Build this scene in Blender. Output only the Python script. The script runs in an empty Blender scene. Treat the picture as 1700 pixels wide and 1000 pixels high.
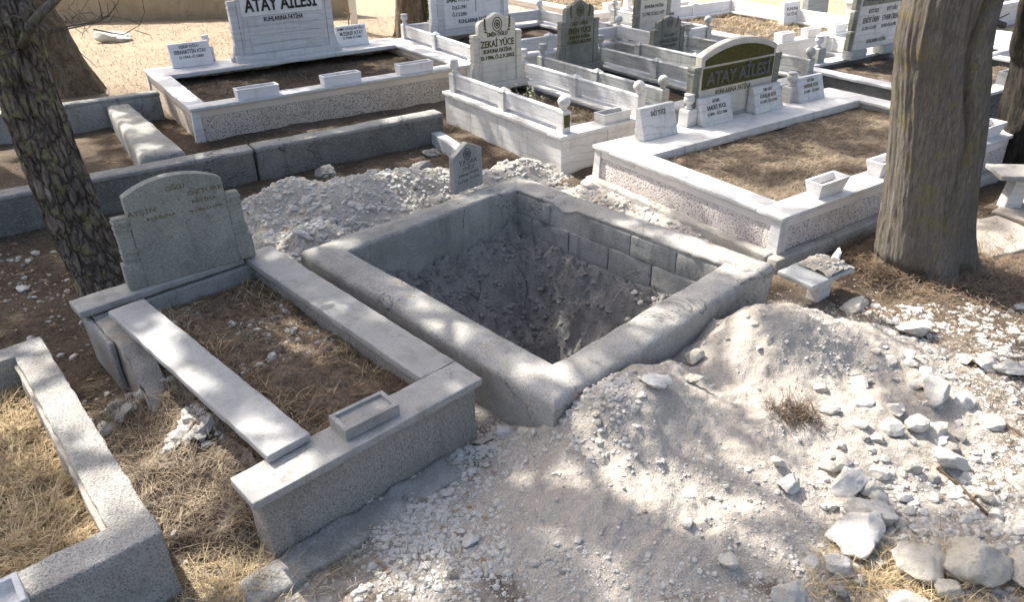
import bpy, bmesh, math, random
import numpy as np
from mathutils import Vector, Matrix

SC = bpy.context.scene
COL = SC.collection
random.seed(7)
RNG = np.random.default_rng(7)
R = math.radians

# ------------------------------------------------------------------ camera, sky, sun, exposure
CAM_Z, CAM_F, CAM_PITCH, CAM_ROLL = 2.6, 1230.0, R(29.7), R(-1.0)
cd = bpy.data.cameras.new('camera'); cam = bpy.data.objects.new('camera', cd); COL.objects.link(cam)
cd.sensor_width = 36.0; cd.lens = 36.0 * CAM_F / 1700.0; cd.clip_start = 0.05; cd.clip_end = 400.0
cam.matrix_world = Matrix.Translation((0, 0, CAM_Z)) @ Matrix.Rotation(R(90) - CAM_PITCH, 4, 'X') @ Matrix.Rotation(CAM_ROLL, 4, 'Z')
SC.camera = cam
SUN_AZ, SUN_EL = R(139.0), R(48.0)          # direction towards the sun, measured from +X
TO_SUN = Vector((math.cos(SUN_AZ) * math.cos(SUN_EL), math.sin(SUN_AZ) * math.cos(SUN_EL), math.sin(SUN_EL)))
world = bpy.data.worlds.new('World'); SC.world = world; world.use_nodes = True
wn = world.node_tree; wn.nodes.clear()
sky = wn.nodes.new('ShaderNodeTexSky'); sky.sky_type = 'NISHITA'; sky.sun_disc = False
sky.sun_elevation = SUN_EL; sky.sun_rotation = R(90) - SUN_AZ
sky.air_density = 1.0; sky.dust_density = 5.5; sky.ozone_density = 0.0
wb = wn.nodes.new('ShaderNodeBackground'); wb.inputs['Strength'].default_value = 0.15
wo = wn.nodes.new('ShaderNodeOutputWorld')
wn.links.new(sky.outputs[0], wb.inputs[0]); wn.links.new(wb.outputs[0], wo.inputs[0])
sl = bpy.data.lights.new('sun', 'SUN'); sl.energy = 4.8; sl.angle = R(0.53); sl.color = (1.0, 0.95, 0.87)
so = bpy.data.objects.new('sun', sl); COL.objects.link(so)
so.rotation_euler = TO_SUN.to_track_quat('Z', 'Y').to_euler(); so.location = (-6, 6, 12)
SC.view_settings.view_transform = 'Standard'; SC.view_settings.look = 'None'
SC.view_settings.gamma = 1.0; SC.view_settings.exposure = 1.25
SC.cycles.max_bounces = 8; SC.cycles.diffuse_bounces = 4

# ------------------------------------------------------------------ measuring helpers (surveyed from the photograph)
def W(u, v, z=0.0):
    """ground point seen at photo pixel (u, v), on the level z"""
    x, y = u - 850.0, 500.0 - v
    c, s = math.cos(CAM_ROLL), math.sin(CAM_ROLL); x, y = c * x - s * y, s * x + c * y
    dy = CAM_F * math.cos(CAM_PITCH) + y * math.sin(CAM_PITCH); dz = -CAM_F * math.sin(CAM_PITCH) + y * math.cos(CAM_PITCH)
    t = (z - CAM_Z) / dz
    return Vector((x * t, dy * t, z))
def WY(u, v, Y):
    """point seen at photo pixel (u, v) at the distance Y"""
    x, y = u - 850.0, 500.0 - v
    c, s = math.cos(CAM_ROLL), math.sin(CAM_ROLL); x, y = c * x - s * y, s * x + c * y
    dy = CAM_F * math.cos(CAM_PITCH) + y * math.sin(CAM_PITCH); dz = -CAM_F * math.sin(CAM_PITCH) + y * math.cos(CAM_PITCH)
    t = Y / dy
    return Vector((x * t, Y, CAM_Z + dz * t))

# ------------------------------------------------------------------ noise
def _h(ix, iy, iz, seed):
    h = (ix.astype(np.int64) * 374761393 + iy.astype(np.int64) * 668265263 + iz.astype(np.int64) * 2147483629 + seed * 144269) & 0xFFFFFFFF
    h = ((h ^ (h >> 13)) * 1274126177) & 0xFFFFFFFF
    h = ((h ^ (h >> 15)) * 2246822519) & 0xFFFFFFFF
    return ((h ^ (h >> 16)) & 0xFFFF) / 32767.5 - 1.0
def vn(p, seed=0):
    p = np.asarray(p, float); i = np.floor(p); f = p - i; f = f * f * f * (f * (f * 6 - 15) + 10)
    i = i.astype(np.int64); r = 0
    for dx in (0, 1):
        wx = f[:, 0] if dx else 1 - f[:, 0]
        for dy in (0, 1):
            wy = f[:, 1] if dy else 1 - f[:, 1]
            for dz in (0, 1):
                wz = f[:, 2] if dz else 1 - f[:, 2]
                r = r + wx * wy * wz * _h(i[:, 0] + dx, i[:, 1] + dy, i[:, 2] + dz, seed)
    return r
def fbm(p, scale=1.0, octv=4, seed=0, gain=0.5):
    p = np.asarray(p, float) * scale; a, t = 1.0, 0
    for o in range(octv):
        t = t + a * vn(p, seed + o * 17); p = p * 2.03 + 3.7; a *= gain
    return t
def ridge(p, scale, octv=3, seed=0):
    p = np.asarray(p, float) * scale; a, t = 1.0, 0
    for o in range(octv):
        t = t + a * (1 - 2 * np.abs(vn(p, seed + o * 13))); p = p * 2.1 + 1.9; a *= 0.5
    return t
def xyz(x, y, z=0.0):
    x = np.asarray(x, float); return np.stack([x, np.asarray(y, float) + 0 * x, np.asarray(z, float) + 0 * x], 1)

# ------------------------------------------------------------------ materials
class NT:
    def __init__(s, name):
        s.m = bpy.data.materials.new(name); s.m.use_nodes = True; s.t = s.m.node_tree; s.t.nodes.clear()
        s.out = s.t.nodes.new('ShaderNodeOutputMaterial'); s.b = s.t.nodes.new('ShaderNodeBsdfPrincipled')
        s.t.links.new(s.b.outputs[0], s.out.inputs[0])
        s.pos = s.t.nodes.new('ShaderNodeNewGeometry').outputs['Position']
    def n(s, typ, **kw):
        x = s.t.nodes.new(typ)
        for k, v in kw.items(): setattr(x, k, v)
        return x
    def l(s, a, b): s.t.links.new(a, b)
    def scaled(s, sc):
        m = s.n('ShaderNodeVectorMath', operation='MULTIPLY'); s.l(s.pos, m.inputs[0]); m.inputs[1].default_value = sc; return m.outputs[0]
    def noise(s, scale, detail=4, rough=0.55, vec=None, dist=0.0):
        x = s.n('ShaderNodeTexNoise'); x.inputs['Scale'].default_value = scale; x.inputs['Detail'].default_value = detail
        x.inputs['Roughness'].default_value = rough; x.inputs['Distortion'].default_value = dist
        s.l(vec if vec else s.pos, x.inputs['Vector']); return x.outputs['Fac']
    def voro(s, scale, feature='F1', vec=None, out='Distance'):
        x = s.n('ShaderNodeTexVoronoi', feature=feature); x.inputs['Scale'].default_value = scale
        s.l(vec if vec else s.pos, x.inputs['Vector']); return x.outputs[out]
    def ramp(s, fac, stops):
        x = s.n('ShaderNodeValToRGB'); e = x.color_ramp.elements
        while len(e) < len(stops): e.new(0.5)
        for k, (p, c) in enumerate(stops):
            e[k].position = p; e[k].color = (c[0], c[1], c[2], 1) if hasattr(c, '__len__') else (c, c, c, 1)
        s.l(fac, x.inputs[0]); return x.outputs[0]
    def mix(s, fac, a, b, typ='MIX'):
        x = s.n('ShaderNodeMix', data_type='RGBA', blend_type=typ)
        if hasattr(fac, 'node'): s.l(fac, x.inputs[0])
        else: x.inputs[0].default_value = fac
        for k, v in ((6, a), (7, b)):
            if hasattr(v, 'node'): s.l(v, x.inputs[k])
            else: x.inputs[k].default_value = (v[0], v[1], v[2], 1)
        return x.outputs[2]
    def bump(s, h, strength=0.3, dist=0.01, prev=None):
        x = s.n('ShaderNodeBump'); x.inputs['Strength'].default_value = strength; x.inputs['Distance'].default_value = dist
        s.l(h, x.inputs['Height'])
        if prev: s.l(prev, x.inputs['Normal'])
        return x.outputs[0]
    def done(s, col, rough=0.85, nrm=None, spec=0.3):
        if hasattr(col, 'node'): s.l(col, s.b.inputs['Base Color'])
        else: s.b.inputs['Base Color'].default_value = (*col, 1)
        s.b.inputs['Roughness'].default_value = rough
        s.b.inputs['Specular IOR Level'].default_value = spec
        if nrm: s.l(nrm, s.b.inputs['Normal'])
        return s.m
M = {}
def mk_concrete(name, a, b, stain, lichen=None, bump=0.5, speck=0.0, crack=0.8):
    t = NT(name); big = t.noise(2.2, 9, 0.72); c = t.ramp(big, [(0.32, a), (0.68, b)])
    c = t.mix(t.ramp(t.noise(1.3, 8, 0.75), [(0.46, 0.0), (0.66, 0.85)]), c, stain)
    st = t.noise(5.0, 7, 0.7, t.scaled((1.6, 1.6, 0.25))); c = t.mix(t.ramp(st, [(0.54, 0.0), (0.70, 0.6)]), c, (stain[0] * .7, stain[1] * .7, stain[2] * .68))      # run-off streaks
    c = t.mix(t.ramp(t.noise(9, 8, 0.8), [(0.56, 0.0), (0.72, 0.55)]), c, (min(1, b[0] * 1.3), min(1, b[1] * 1.28), min(1, b[2] * 1.22)))
    fine = t.noise(95, 5, 0.8); c = t.mix(t.ramp(fine, [(0.36, 0.75), (0.5, 0.0)]), c, (a[0] * .4, a[1] * .4, a[2] * .4))
    c = t.mix(t.ramp(t.noise(210, 3, 0.7), [(0.56, 0.0), (0.66, 0.5)]), c, (min(1, b[0] * 1.35), min(1, b[1] * 1.33), min(1, b[2] * 1.28)))
    if speck: c = t.mix(t.ramp(t.noise(55, 5, 0.75), [(0.54, 0.0), (0.66, speck)]), c, (0.55, 0.53, 0.48))
    crk = t.ramp(t.noise(1.7, 7, 0.6, dist=1.2), [(0.490, 0.0), (0.4985, crack), (0.5015, crack), (0.510, 0.0)])
    gate = t.n('ShaderNodeMath', operation='MULTIPLY'); t.l(crk, gate.inputs[0]); t.l(t.ramp(t.noise(0.9, 2), [(0.5, 0.0), (0.56, 1.0)]), gate.inputs[1])
    c = t.mix(gate.outputs[0], c, (a[0] * .22, a[1] * .22, a[2] * .22))
    if lichen: c = t.mix(t.ramp(t.noise(16, 5, 0.75), [(0.60, 0.0), (0.68, 0.75)]), c, lichen)
    h = t.bump(t.noise(24, 8, 0.75), bump, 0.02); h = t.bump(fine, bump, 0.008, h); h = t.bump(t.noise(260, 2), bump * .7, 0.003, h)
    M[name] = t.done(c, 0.93, h, 0.2)
mk_concrete('concrete', (0.34, 0.325, 0.30), (0.47, 0.45, 0.415), (0.25, 0.24, 0.22), (0.42, 0.30, 0.15))
mk_concrete('concrete_dark', (0.12, 0.12, 0.112), (0.24, 0.235, 0.215), (0.09, 0.09, 0.083), None, 0.6, 0.35)
mk_concrete('concrete_top', (0.26, 0.26, 0.245), (0.36, 0.355, 0.335), (0.19, 0.185, 0.175), None, 0.5, 0.2)
mk_concrete('render_grey', (0.29, 0.285, 0.265), (0.40, 0.39, 0.36), (0.22, 0.215, 0.20), (0.34, 0.25, 0.14), 0.4)
mk_concrete('block_grey', (0.30, 0.295, 0.275), (0.42, 0.41, 0.38), (0.19, 0.185, 0.17), None, 0.7)
mk_concrete('headstone_grey', (0.28, 0.28, 0.245), (0.42, 0.415, 0.36), (0.20, 0.20, 0.16), (0.21, 0.18, 0.05), 0.9, 0.4, 0.0)
mk_concrete('marker_grey', (0.33, 0.33, 0.315), (0.46, 0.455, 0.43), (0.26, 0.26, 0.245), None, 0.8, 0.2, 0.0)
mk_concrete('mossy_grey', (0.20, 0.205, 0.175), (0.34, 0.335, 0.29), (0.13, 0.135, 0.09), (0.15, 0.15, 0.05), 0.5)
mk_concrete('ochre_wall', (0.36, 0.29, 0.20), (0.45, 0.37, 0.26), (0.30, 0.235, 0.15), None, 0.3)

def mk_pebble(name, base, base2, dark, scale=70.0, amount=0.9, thr=(0.45, 0.55)):
    t = NT(name); c = t.ramp(t.noise(2.5, 5), [(0.3, base), (0.7, base2)])
    nz = t.noise(scale, 3, 0.6)
    c = t.mix(t.ramp(nz, [(thr[0], amount), (thr[1], 0.0)]), c, dark)
    c = t.mix(t.ramp(t.noise(scale * 2.3, 2), [(0.36, 0.5), (0.45, 0.0)]), c, (dark[0] * .6, dark[1] * .6, dark[2] * .6))
    c = t.mix(t.ramp(t.noise(1.8, 8, 0.75), [(0.48, 0.0), (0.70, 0.6)]), c, (base[0] * .6, base[1] * .57, base[2] * .53))
    c = t.mix(t.ramp(t.noise(6.0, 7, 0.7, t.scaled((1.5, 1.5, .2))), [(0.56, 0.0), (0.7, 0.5)]), c, (base[0] * .5, base[1] * .48, base[2] * .45))
    h = t.bump(nz, 1.0, 0.016); M[name] = t.done(c, 0.95, h, 0.2)
mk_pebble('pebble_grey', (0.36, 0.335, 0.30), (0.43, 0.40, 0.36), (0.19, 0.175, 0.155), 110, 0.8, (0.40, 0.52))
mk_pebble('pebble_cream', (0.60, 0.52, 0.43), (0.68, 0.60, 0.51), (0.20, 0.17, 0.14), 55, 0.85, (0.40, 0.50))
mk_pebble('pebble_white', (0.66, 0.60, 0.56), (0.74, 0.68, 0.64), (0.20, 0.16, 0.15), 60, 0.85, (0.38, 0.47))
mk_pebble('terrazzo', (0.36, 0.345, 0.315), (0.48, 0.46, 0.425), (0.20, 0.19, 0.175), 95, 0.75, (0.38, 0.48))
def mk_plain(name, a, b, rough=0.8, sc=4.0, bump=0.2, stain=None):
    t = NT(name); c = t.ramp(t.noise(sc, 7, 0.65), [(0.3, a), (0.7, b)])
    if stain: c = t.mix(t.ramp(t.noise(2.0, 7, 0.72), [(0.5, 0.0), (0.72, 0.75)]), c, stain)
    M[name] = t.done(c, rough, t.bump(t.noise(90, 5, 0.7), bump, 0.006), 0.3)
mk_plain('plaster_cream', (0.60, 0.51, 0.42), (0.68, 0.59, 0.49), 0.9, 5, 0.2, (0.52, 0.44, 0.36))
mk_plain('plaster_white', (0.68, 0.63, 0.59), (0.76, 0.71, 0.67), 0.9, 5, 0.2, (0.58, 0.52, 0.47))
mk_plain('letter_black', (0.012, 0.012, 0.012), (0.03, 0.03, 0.028), 0.6, 30, 0.0)
mk_plain('letter_worn', (0.10, 0.08, 0.04), (0.20, 0.16, 0.07), 0.9, 30, 0.2)
mk_plain('letter_carved', (0.10, 0.10, 0.095), (0.15, 0.15, 0.14), 0.9, 30, 0.2)
mk_plain('moss', (0.04, 0.04, 0.012), (0.125, 0.11, 0.032), 0.95, 40, 0.9)
mk_plain('rust_metal', (0.16, 0.09, 0.05), (0.28, 0.20, 0.14), 0.7, 20, 0.3)
mk_plain('white_pipe', (0.70, 0.66, 0.58), (0.78, 0.74, 0.66), 0.6, 10, 0.1)

def mk_marble(name, base, vein, dirt, amt=0.5, dirtamt=0.5, stretch=(1.2, 1.2, 5.0), lichen=None):
    t = NT(name)
    w = t.n('ShaderNodeTexWave', wave_type='BANDS', bands_direction='Z'); w.inputs['Scale'].default_value = 2.3
    w.inputs['Distortion'].default_value = 9.0; w.inputs['Detail'].default_value = 4.0; w.inputs['Detail Scale'].default_value = 1.2
    t.l(t.scaled((0.6, 0.6, 1.6)), w.inputs['Vector'])
    c = t.mix(t.ramp(w.outputs['Fac'], [(0.0, amt), (0.22, 0.0)]), base, vein)
    c = t.mix(t.ramp(t.noise(3.0, 6, 0.6, t.scaled(stretch)), [(0.45, 0.0), (0.75, amt * .7)]), c, vein)
    c = t.mix(t.ramp(t.noise(5.0, 8, 0.75), [(0.5, 0.0), (0.75, dirtamt)]), c, dirt)
    if lichen: c = t.mix(t.ramp(t.noise(22, 5, 0.75), [(0.62, 0.0), (0.68, 0.7)]), c, lichen)
    st = t.noise(4.0, 8, 0.75, t.scaled((2.2, 2.2, .22))); c = t.mix(t.ramp(st, [(0.55, 0.0), (0.72, dirtamt * .9)]), c, (dirt[0] * .7, dirt[1] * .68, dirt[2] * .62))
    fine = t.noise(80, 6, 0.8); c = t.mix(t.ramp(fine, [(0.34, dirtamt), (0.47, 0.0)]), c, (dirt[0] * .75, dirt[1] * .73, dirt[2] * .68))
    M[name] = t.done(c, 0.62, t.bump(fine, 0.35, 0.006), 0.35)
mk_marble('marble_white', (0.66, 0.645, 0.62), (0.44, 0.445, 0.46), (0.38, 0.345, 0.29), 0.5, 0.75)
mk_marble('marble_blue', (0.60, 0.60, 0.605), (0.40, 0.415, 0.45), (0.38, 0.36, 0.32), 0.45, 0.7)
mk_marble('marble_clean', (0.76, 0.75, 0.75), (0.60, 0.61, 0.64), (0.52, 0.48, 0.42), 0.4, 0.5)
mk_marble('marble_old', (0.40, 0.41, 0.40), (0.26, 0.27, 0.28), (0.20, 0.195, 0.15), 0.5, 0.8, lichen=(0.17, 0.17, 0.08))
mk_marble('marble_stained', (0.62, 0.58, 0.51), (0.46, 0.43, 0.38), (0.34, 0.31, 0.23), 0.4, 0.6, stretch=(7, 7, .7))
mk_marble('coping_grey', (0.33, 0.32, 0.30), (0.26, 0.255, 0.245), (0.17, 0.165, 0.15), 0.5, 0.85, lichen=(0.40, 0.28, 0.14))
mk_marble('slab_grey', (0.36, 0.355, 0.345), (0.29, 0.29, 0.285), (0.22, 0.21, 0.20), 0.45, 0.75)

def mk_ground():
    t = NT('soil_needles'); n1 = t.noise(1.1, 7, 0.65); n2 = t.noise(38, 6, 0.75); 
    c = t.ramp(n2, [(0.3, (0.03, 0.023, 0.018)), (0.5, (0.075, 0.056, 0.042)), (0.7, (0.145, 0.112, 0.083))])
    c = t.mix(t.ramp(n1, [(0.42, 0.0), (0.62, 0.75)]), c, t.ramp(n2, [(0.3, (0.10, 0.077, 0.055)), (0.7, (0.25, 0.195, 0.14))]))
    c = t.mix(t.ramp(t.noise(95, 3, 0.6), [(0.60, 0.0), (0.68, 0.7)]), c, (0.42, 0.37, 0.30))
    # dry straw ground in the open part at the back (further than the graves) and lime dust round the digging
    sx = t.n('ShaderNodeSeparateXYZ'); t.l(t.pos, sx.inputs[0])
    far = t.n('ShaderNodeMapRange'); far.inputs[1].default_value = 9.6; far.inputs[2].default_value = 11.4; t.l(sx.outputs[1], far.inputs[0])
    c = t.mix(far.outputs[0], c, t.ramp(t.noise(30, 7, 0.8), [(0.3, (0.13, 0.098, 0.065)), (0.5, (0.29, 0.235, 0.17)), (0.72, (0.42, 0.355, 0.27))]))
    d = t.n('ShaderNodeVectorMath', operation='DISTANCE'); t.l(t.pos, d.inputs[0]); d.inputs[1].default_value = (1.0, 2.2, 0.0)
    mr = t.n('ShaderNodeMapRange'); mr.inputs[1].default_value = 2.75; mr.inputs[2].default_value = 2.0; t.l(d.outputs['Value'], mr.inputs[0])
    pale = t.ramp(t.noise(70, 6, 0.75), [(0.3, (0.30, 0.265, 0.225)), (0.7, (0.56, 0.52, 0.46))])
    mm = t.n('ShaderNodeMath', operation='MULTIPLY'); t.l(mr.outputs[0], mm.inputs[0]); t.l(t.ramp(t.noise(4, 6, 0.7), [(0.36, 0.15), (0.56, 1.0)]), mm.inputs[1])
    c = t.mix(mm.outputs[0], c, pale)
    h = t.bump(n2, 0.9, 0.02); h = t.bump(t.noise(160, 3), 0.7, 0.006, h); M['ground'] = t.done(c, 0.97, h, 0.1)
mk_ground()
def mk_soil(name, dark, mid, palest, pale=0.0):  # three own tones of the soil, mixed at random by noise
    t = NT(name); n2 = t.noise(45, 6, 0.75)
    c = t.ramp(n2, [(0.3, dark), (0.5, mid), (0.72, palest)])
    c = t.mix(t.ramp(t.noise(3, 6, 0.6), [(0.5, 0.0), (0.7, 0.5)]), c, palest)
    if pale: c = t.mix(t.ramp(t.noise(5, 7, 0.75), [(0.52, 0.0), (0.66, pale)]), c, (0.45, 0.41, 0.36))
    M[name] = t.done(c, 0.97, t.bump(n2, 0.9, 0.02), 0.1)
mk_soil('soil_brown', (0.032, 0.025, 0.019), (0.078, 0.060, 0.045), (0.15, 0.118, 0.088))
mk_soil('soil_tan', (0.05, 0.040, 0.031), (0.11, 0.090, 0.070), (0.21, 0.172, 0.134))
mk_soil('soil_pale', (0.045, 0.035, 0.026), (0.10, 0.077, 0.057), (0.19, 0.15, 0.112), 0.6)
def mk_rubble(name, a, b, c3):
    t = NT(name); c = t.ramp(t.noise(6, 8, 0.7), [(0.3, a), (0.7, b)])
    c = t.mix(t.ramp(t.voro(75), [(0.0, 0.7), (0.5, 0.0)]), c, c3)
    c = t.mix(t.ramp(t.noise(150, 5, 0.8), [(0.36, 0.7), (0.5, 0.0)]), c, (a[0] * .5, a[1] * .48, a[2] * .46)); c = t.mix(t.ramp(t.noise(1.5, 6, 0.7), [(0.5, 0.0), (0.7, 0.4)]), c, (a[0] * .8, a[1] * .78, a[2] * .76))
    h = t.bump(t.noise(40, 7, 0.75), 0.8, 0.02); h = t.bump(t.voro(120), 0.5, 0.006, h)
    M[name] = t.done(c, 0.97, h, 0.1)
mk_rubble('lime_rubble', (0.36, 0.322, 0.278), (0.50, 0.455, 0.40), (0.60, 0.555, 0.495))
mk_rubble('lime_rubble_back', (0.42, 0.375, 0.315), (0.56, 0.51, 0.44), (0.64, 0.595, 0.525))
mk_rubble('pit_earth', (0.16, 0.152, 0.142), (0.34, 0.325, 0.305), (0.42, 0.405, 0.38))
def mk_rock(name, a, b, och):
    t = NT(name); oi = t.n('ShaderNodeObjectInfo')
    v = t.n('ShaderNodeVectorMath', operation='ADD'); t.l(t.pos, v.inputs[0]); t.l(oi.outputs['Random'], v.inputs[1])
    c = t.ramp(t.noise(9, 8, 0.7, v.outputs[0]), [(0.3, a), (0.7, b)])
    c = t.mix(t.ramp(t.noise(6, 6, 0.7), [(0.55, 0.0), (0.72, 0.7)]), c, och)
    c = t.mix(t.ramp(oi.outputs['Random'], [(0.0, 0.0), (1.0, 0.45)]), c, (a[0] * .8, a[1] * .77, a[2] * .72))
    c = t.mix(t.ramp(t.noise(60, 5, 0.75), [(0.34, 0.5), (0.46, 0.0)]), c, (a[0] * .55, a[1] * .53, a[2] * .5))
    M[name] = t.done(c, 0.95, t.bump(t.noise(90, 5, 0.75), 0.6, 0.006, t.bump(t.noise(30, 8, 0.8), 0.9, 0.03)), 0.15)
mk_rock('limestone', (0.62, 0.595, 0.55), (0.80, 0.775, 0.73), (0.60, 0.50, 0.35))
mk_rock('limestone_ochre', (0.60, 0.56, 0.48), (0.76, 0.72, 0.64), (0.50, 0.39, 0.22))
mk_rock('limestone_grey', (0.30, 0.285, 0.265), (0.42, 0.40, 0.375), (0.38, 0.33, 0.26))
def mk_bark(name, dark, mid, palest, lichen, lamt, vs, lscale=7.0, plates=0.0):  # three own tones of the bark, mixed by stretched noise
    t = NT(name); n = t.noise(vs, 8, 0.75, t.scaled((1, 1, 0.13)), 0.4); n3 = t.noise(vs * 3.2, 5, 0.75, t.scaled((1, 1, 0.10)))
    c = t.ramp(n, [(0.34, dark), (0.5, mid), (0.68, palest)]); c = t.mix(t.ramp(n3, [(0.36, 0.8), (0.5, 0.0)]), c, (dark[0] * .8, dark[1] * .8, dark[2] * .8))
    c = t.mix(t.ramp(t.noise(1.6, 6, 0.7), [(0.45, 0.0), (0.65, 0.5)]), c, (mid[0] * .6, mid[1] * .58, mid[2] * .56))
    h = t.bump(n, 1.0, 0.03)
    if plates:
        wv = t.n('ShaderNodeVectorMath', operation='ADD'); t.l(t.scaled((1, 1, .38)), wv.inputs[0]); nn = t.n('ShaderNodeTexNoise'); nn.inputs['Scale'].default_value = 9; t.l(t.pos, nn.inputs['Vector'])
        ms = t.n('ShaderNodeVectorMath', operation='SCALE'); t.l(nn.outputs['Color'], ms.inputs[0]); ms.inputs['Scale'].default_value = .07; t.l(ms.outputs[0], wv.inputs[1])
        vd = t.voro(plates, 'DISTANCE_TO_EDGE', wv.outputs[0]); c = t.mix(t.ramp(vd, [(0.02, 0.7), (0.14, 0.0)]), c, (dark[0] * .5, dark[1] * .5, dark[2] * .5)); h = t.bump(t.ramp(vd, [(0.0, 0.0), (0.2, 1.0)]), 1.0, 0.03, h)
    c = t.mix(t.ramp(t.noise(lscale, 6, 0.7), [(0.54, 0.0), (0.59, lamt)]), c, t.ramp(t.noise(30, 3), [(0.4, lichen), (0.6, (lichen[0] * .88, lichen[1] * .92, lichen[2] * 1.15))]))
    h = t.bump(n3, 0.8, 0.008, h); M[name] = t.done(c, 0.95, h, 0.1)
mk_bark('bark_pine', (0.10, 0.08, 0.065), (0.25, 0.208, 0.172), (0.38, 0.33, 0.28), (0.33, 0.31, 0.13), 0.6, 26, 9, 17)
mk_bark('bark_cypress', (0.12, 0.105, 0.087), (0.24, 0.215, 0.182), (0.34, 0.31, 0.27), (0.27, 0.22, 0.08), 0.45, 75, 6)
mk_bark('bark_brown', (0.07, 0.05, 0.035), (0.15, 0.115, 0.08), (0.24, 0.195, 0.145), (0.25, 0.22, 0.16), 0.4, 22)
mk_bark('bark_dark', (0.015, 0.014, 0.012), (0.045, 0.04, 0.034), (0.085, 0.078, 0.065), (0.08, 0.08, 0.05), 0.3, 24)
mk_bark('twig', (0.10, 0.09, 0.075), (0.20, 0.18, 0.15), (0.32, 0.30, 0.26), (0.28, 0.29, 0.15), 0.6, 40)
def mk_leaf(name, a, b, sc=3.0, trans=0.15):
    t = NT(name); oi = t.noise(sc, 3); c = t.ramp(oi, [(0.3, a), (0.7, b)]); m = t.done(c, 0.8, None, 0.2)
    M[name] = m
mk_leaf('needles', (0.035, 0.055, 0.02), (0.07, 0.09, 0.035))
mk_leaf('straw', (0.28, 0.20, 0.11), (0.62, 0.49, 0.29), 14)
mk_leaf('straw_dull', (0.15, 0.113, 0.08), (0.36, 0.285, 0.20), 14)
mk_leaf('litter', (0.06, 0.042, 0.03), (0.17, 0.125, 0.088), 22)
mk_leaf('needle_red', (0.095, 0.066, 0.045), (0.27, 0.195, 0.13), 22)
mk_leaf('dead_leaf', (0.16, 0.10, 0.055), (0.34, 0.235, 0.14), 22)
mk_leaf('weed', (0.30, 0.30, 0.18), (0.55, 0.52, 0.36), 14)
mk_leaf('root_fibre', (0.05, 0.04, 0.03), (0.10, 0.08, 0.06), 10)
mk_leaf('green_weed', (0.06, 0.11, 0.03), (0.12, 0.18, 0.06), 14)

# ------------------------------------------------------------------ mesh builders
def mesh_np(name, V, Fq, mat, smooth=False, parent=None, loc=None, rz=None):
    me = bpy.data.meshes.new(name); V = np.asarray(V, np.float32); Fq = np.asarray(Fq, np.int32)
    k = Fq.shape[1]
    me.vertices.add(len(V)); me.vertices.foreach_set('co', V.ravel())
    me.loops.add(Fq.size); me.loops.foreach_set('vertex_index', Fq.ravel())
    me.polygons.add(len(Fq)); me.polygons.foreach_set('loop_start', np.arange(0, Fq.size, k, dtype=np.int32))
    me.polygons.foreach_set('use_smooth', np.full(len(Fq), smooth)); me.materials.append(M[mat] if isinstance(mat, str) else mat)
    me.update(calc_edges=True)
    return link(name, me, parent, loc, rz)
def link(name, me, parent=None, loc=None, rz=None):
    o = bpy.data.objects.new(name, me); COL.objects.link(o); o.parent = parent
    if loc is not None: o.location = loc
    if rz: o.rotation_euler = (0, 0, rz)
    return o
class MB:
    def __init__(s): s.v = []; s.f = []
    def add(s, V, F):
        b = len(s.v); s.v += [tuple(p) for p in V]; s.f += [tuple(i + b for i in f) for f in F]; return s
    def build(s, name, mat, parent=None, smooth=False, bevel=0.0, loc=None):
        me = bpy.data.meshes.new(name); me.from_pydata(s.v, [], s.f); me.materials.append(M[mat])
        bm = bmesh.new(); bm.from_mesh(me); bmesh.ops.recalc_face_normals(bm, faces=bm.faces[:])
        if bevel: bmesh.ops.bevel(bm, geom=bm.edges[:], offset=bevel, segments=1, profile=0.5, affect='EDGES', clamp_overlap=True)
        bm.to_mesh(me); bm.free()
        if smooth: me.polygons.foreach_set('use_smooth', [True] * len(me.polygons))
        return link(name, me, parent, loc)
    def box(s, x0, x1, y0, y1, z0, z1):
        V = [(x, y, z) for z in (z0, z1) for y in (y0, y1) for x in (x0, x1)]
        return s.add(V, [(0, 2, 3, 1), (4, 5, 7, 6), (0, 1, 5, 4), (2, 6, 7, 3), (0, 4, 6, 2), (1, 3, 7, 5)])
    def loops(s, L, closed_ends=True):
        n = len(L[0]); V = [p for l in L for p in l]; F = []
        for k in range(len(L) - 1):
            for i in range(n):
                j = (i + 1) % n; F.append((k * n + i, k * n + j, (k + 1) * n + j, (k + 1) * n + i))
        if closed_ends: F.append(tuple(range(n - 1, -1, -1))); F.append(tuple((len(L) - 1) * n + i for i in range(n)))
        return s.add(V, F)
    def prism_y(s, pts, y0, y1):
        """outline in x,z extruded along y"""
        return s.loops([[(x, y0, z) for x, z in pts], [(x, y1, z) for x, z in pts]])
    def lathe(s, prof, cx=0, cy=0, n=16):
        L = [[(cx + r * math.cos(2 * math.pi * i / n), cy + r * math.sin(2 * math.pi * i / n), z) for i in range(n)] for r, z in prof]
        return s.loops(L)
    def tube(s, pts, rads, n=8):
        L = []; pts = [Vector(p) for p in pts]; a = None
        for k, p in enumerate(pts):
            d = (pts[min(k + 1, len(pts) - 1)] - pts[max(k - 1, 0)]).normalized()
            if a is None: a = d.orthogonal().normalized()
            a = (a - d * a.dot(d)).normalized(); b = d.cross(a)
            L.append([p + (a * math.cos(2 * math.pi * i / n) + b * math.sin(2 * math.pi * i / n)) * rads[k] for i in range(n)])
        return s.loops(L)

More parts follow.
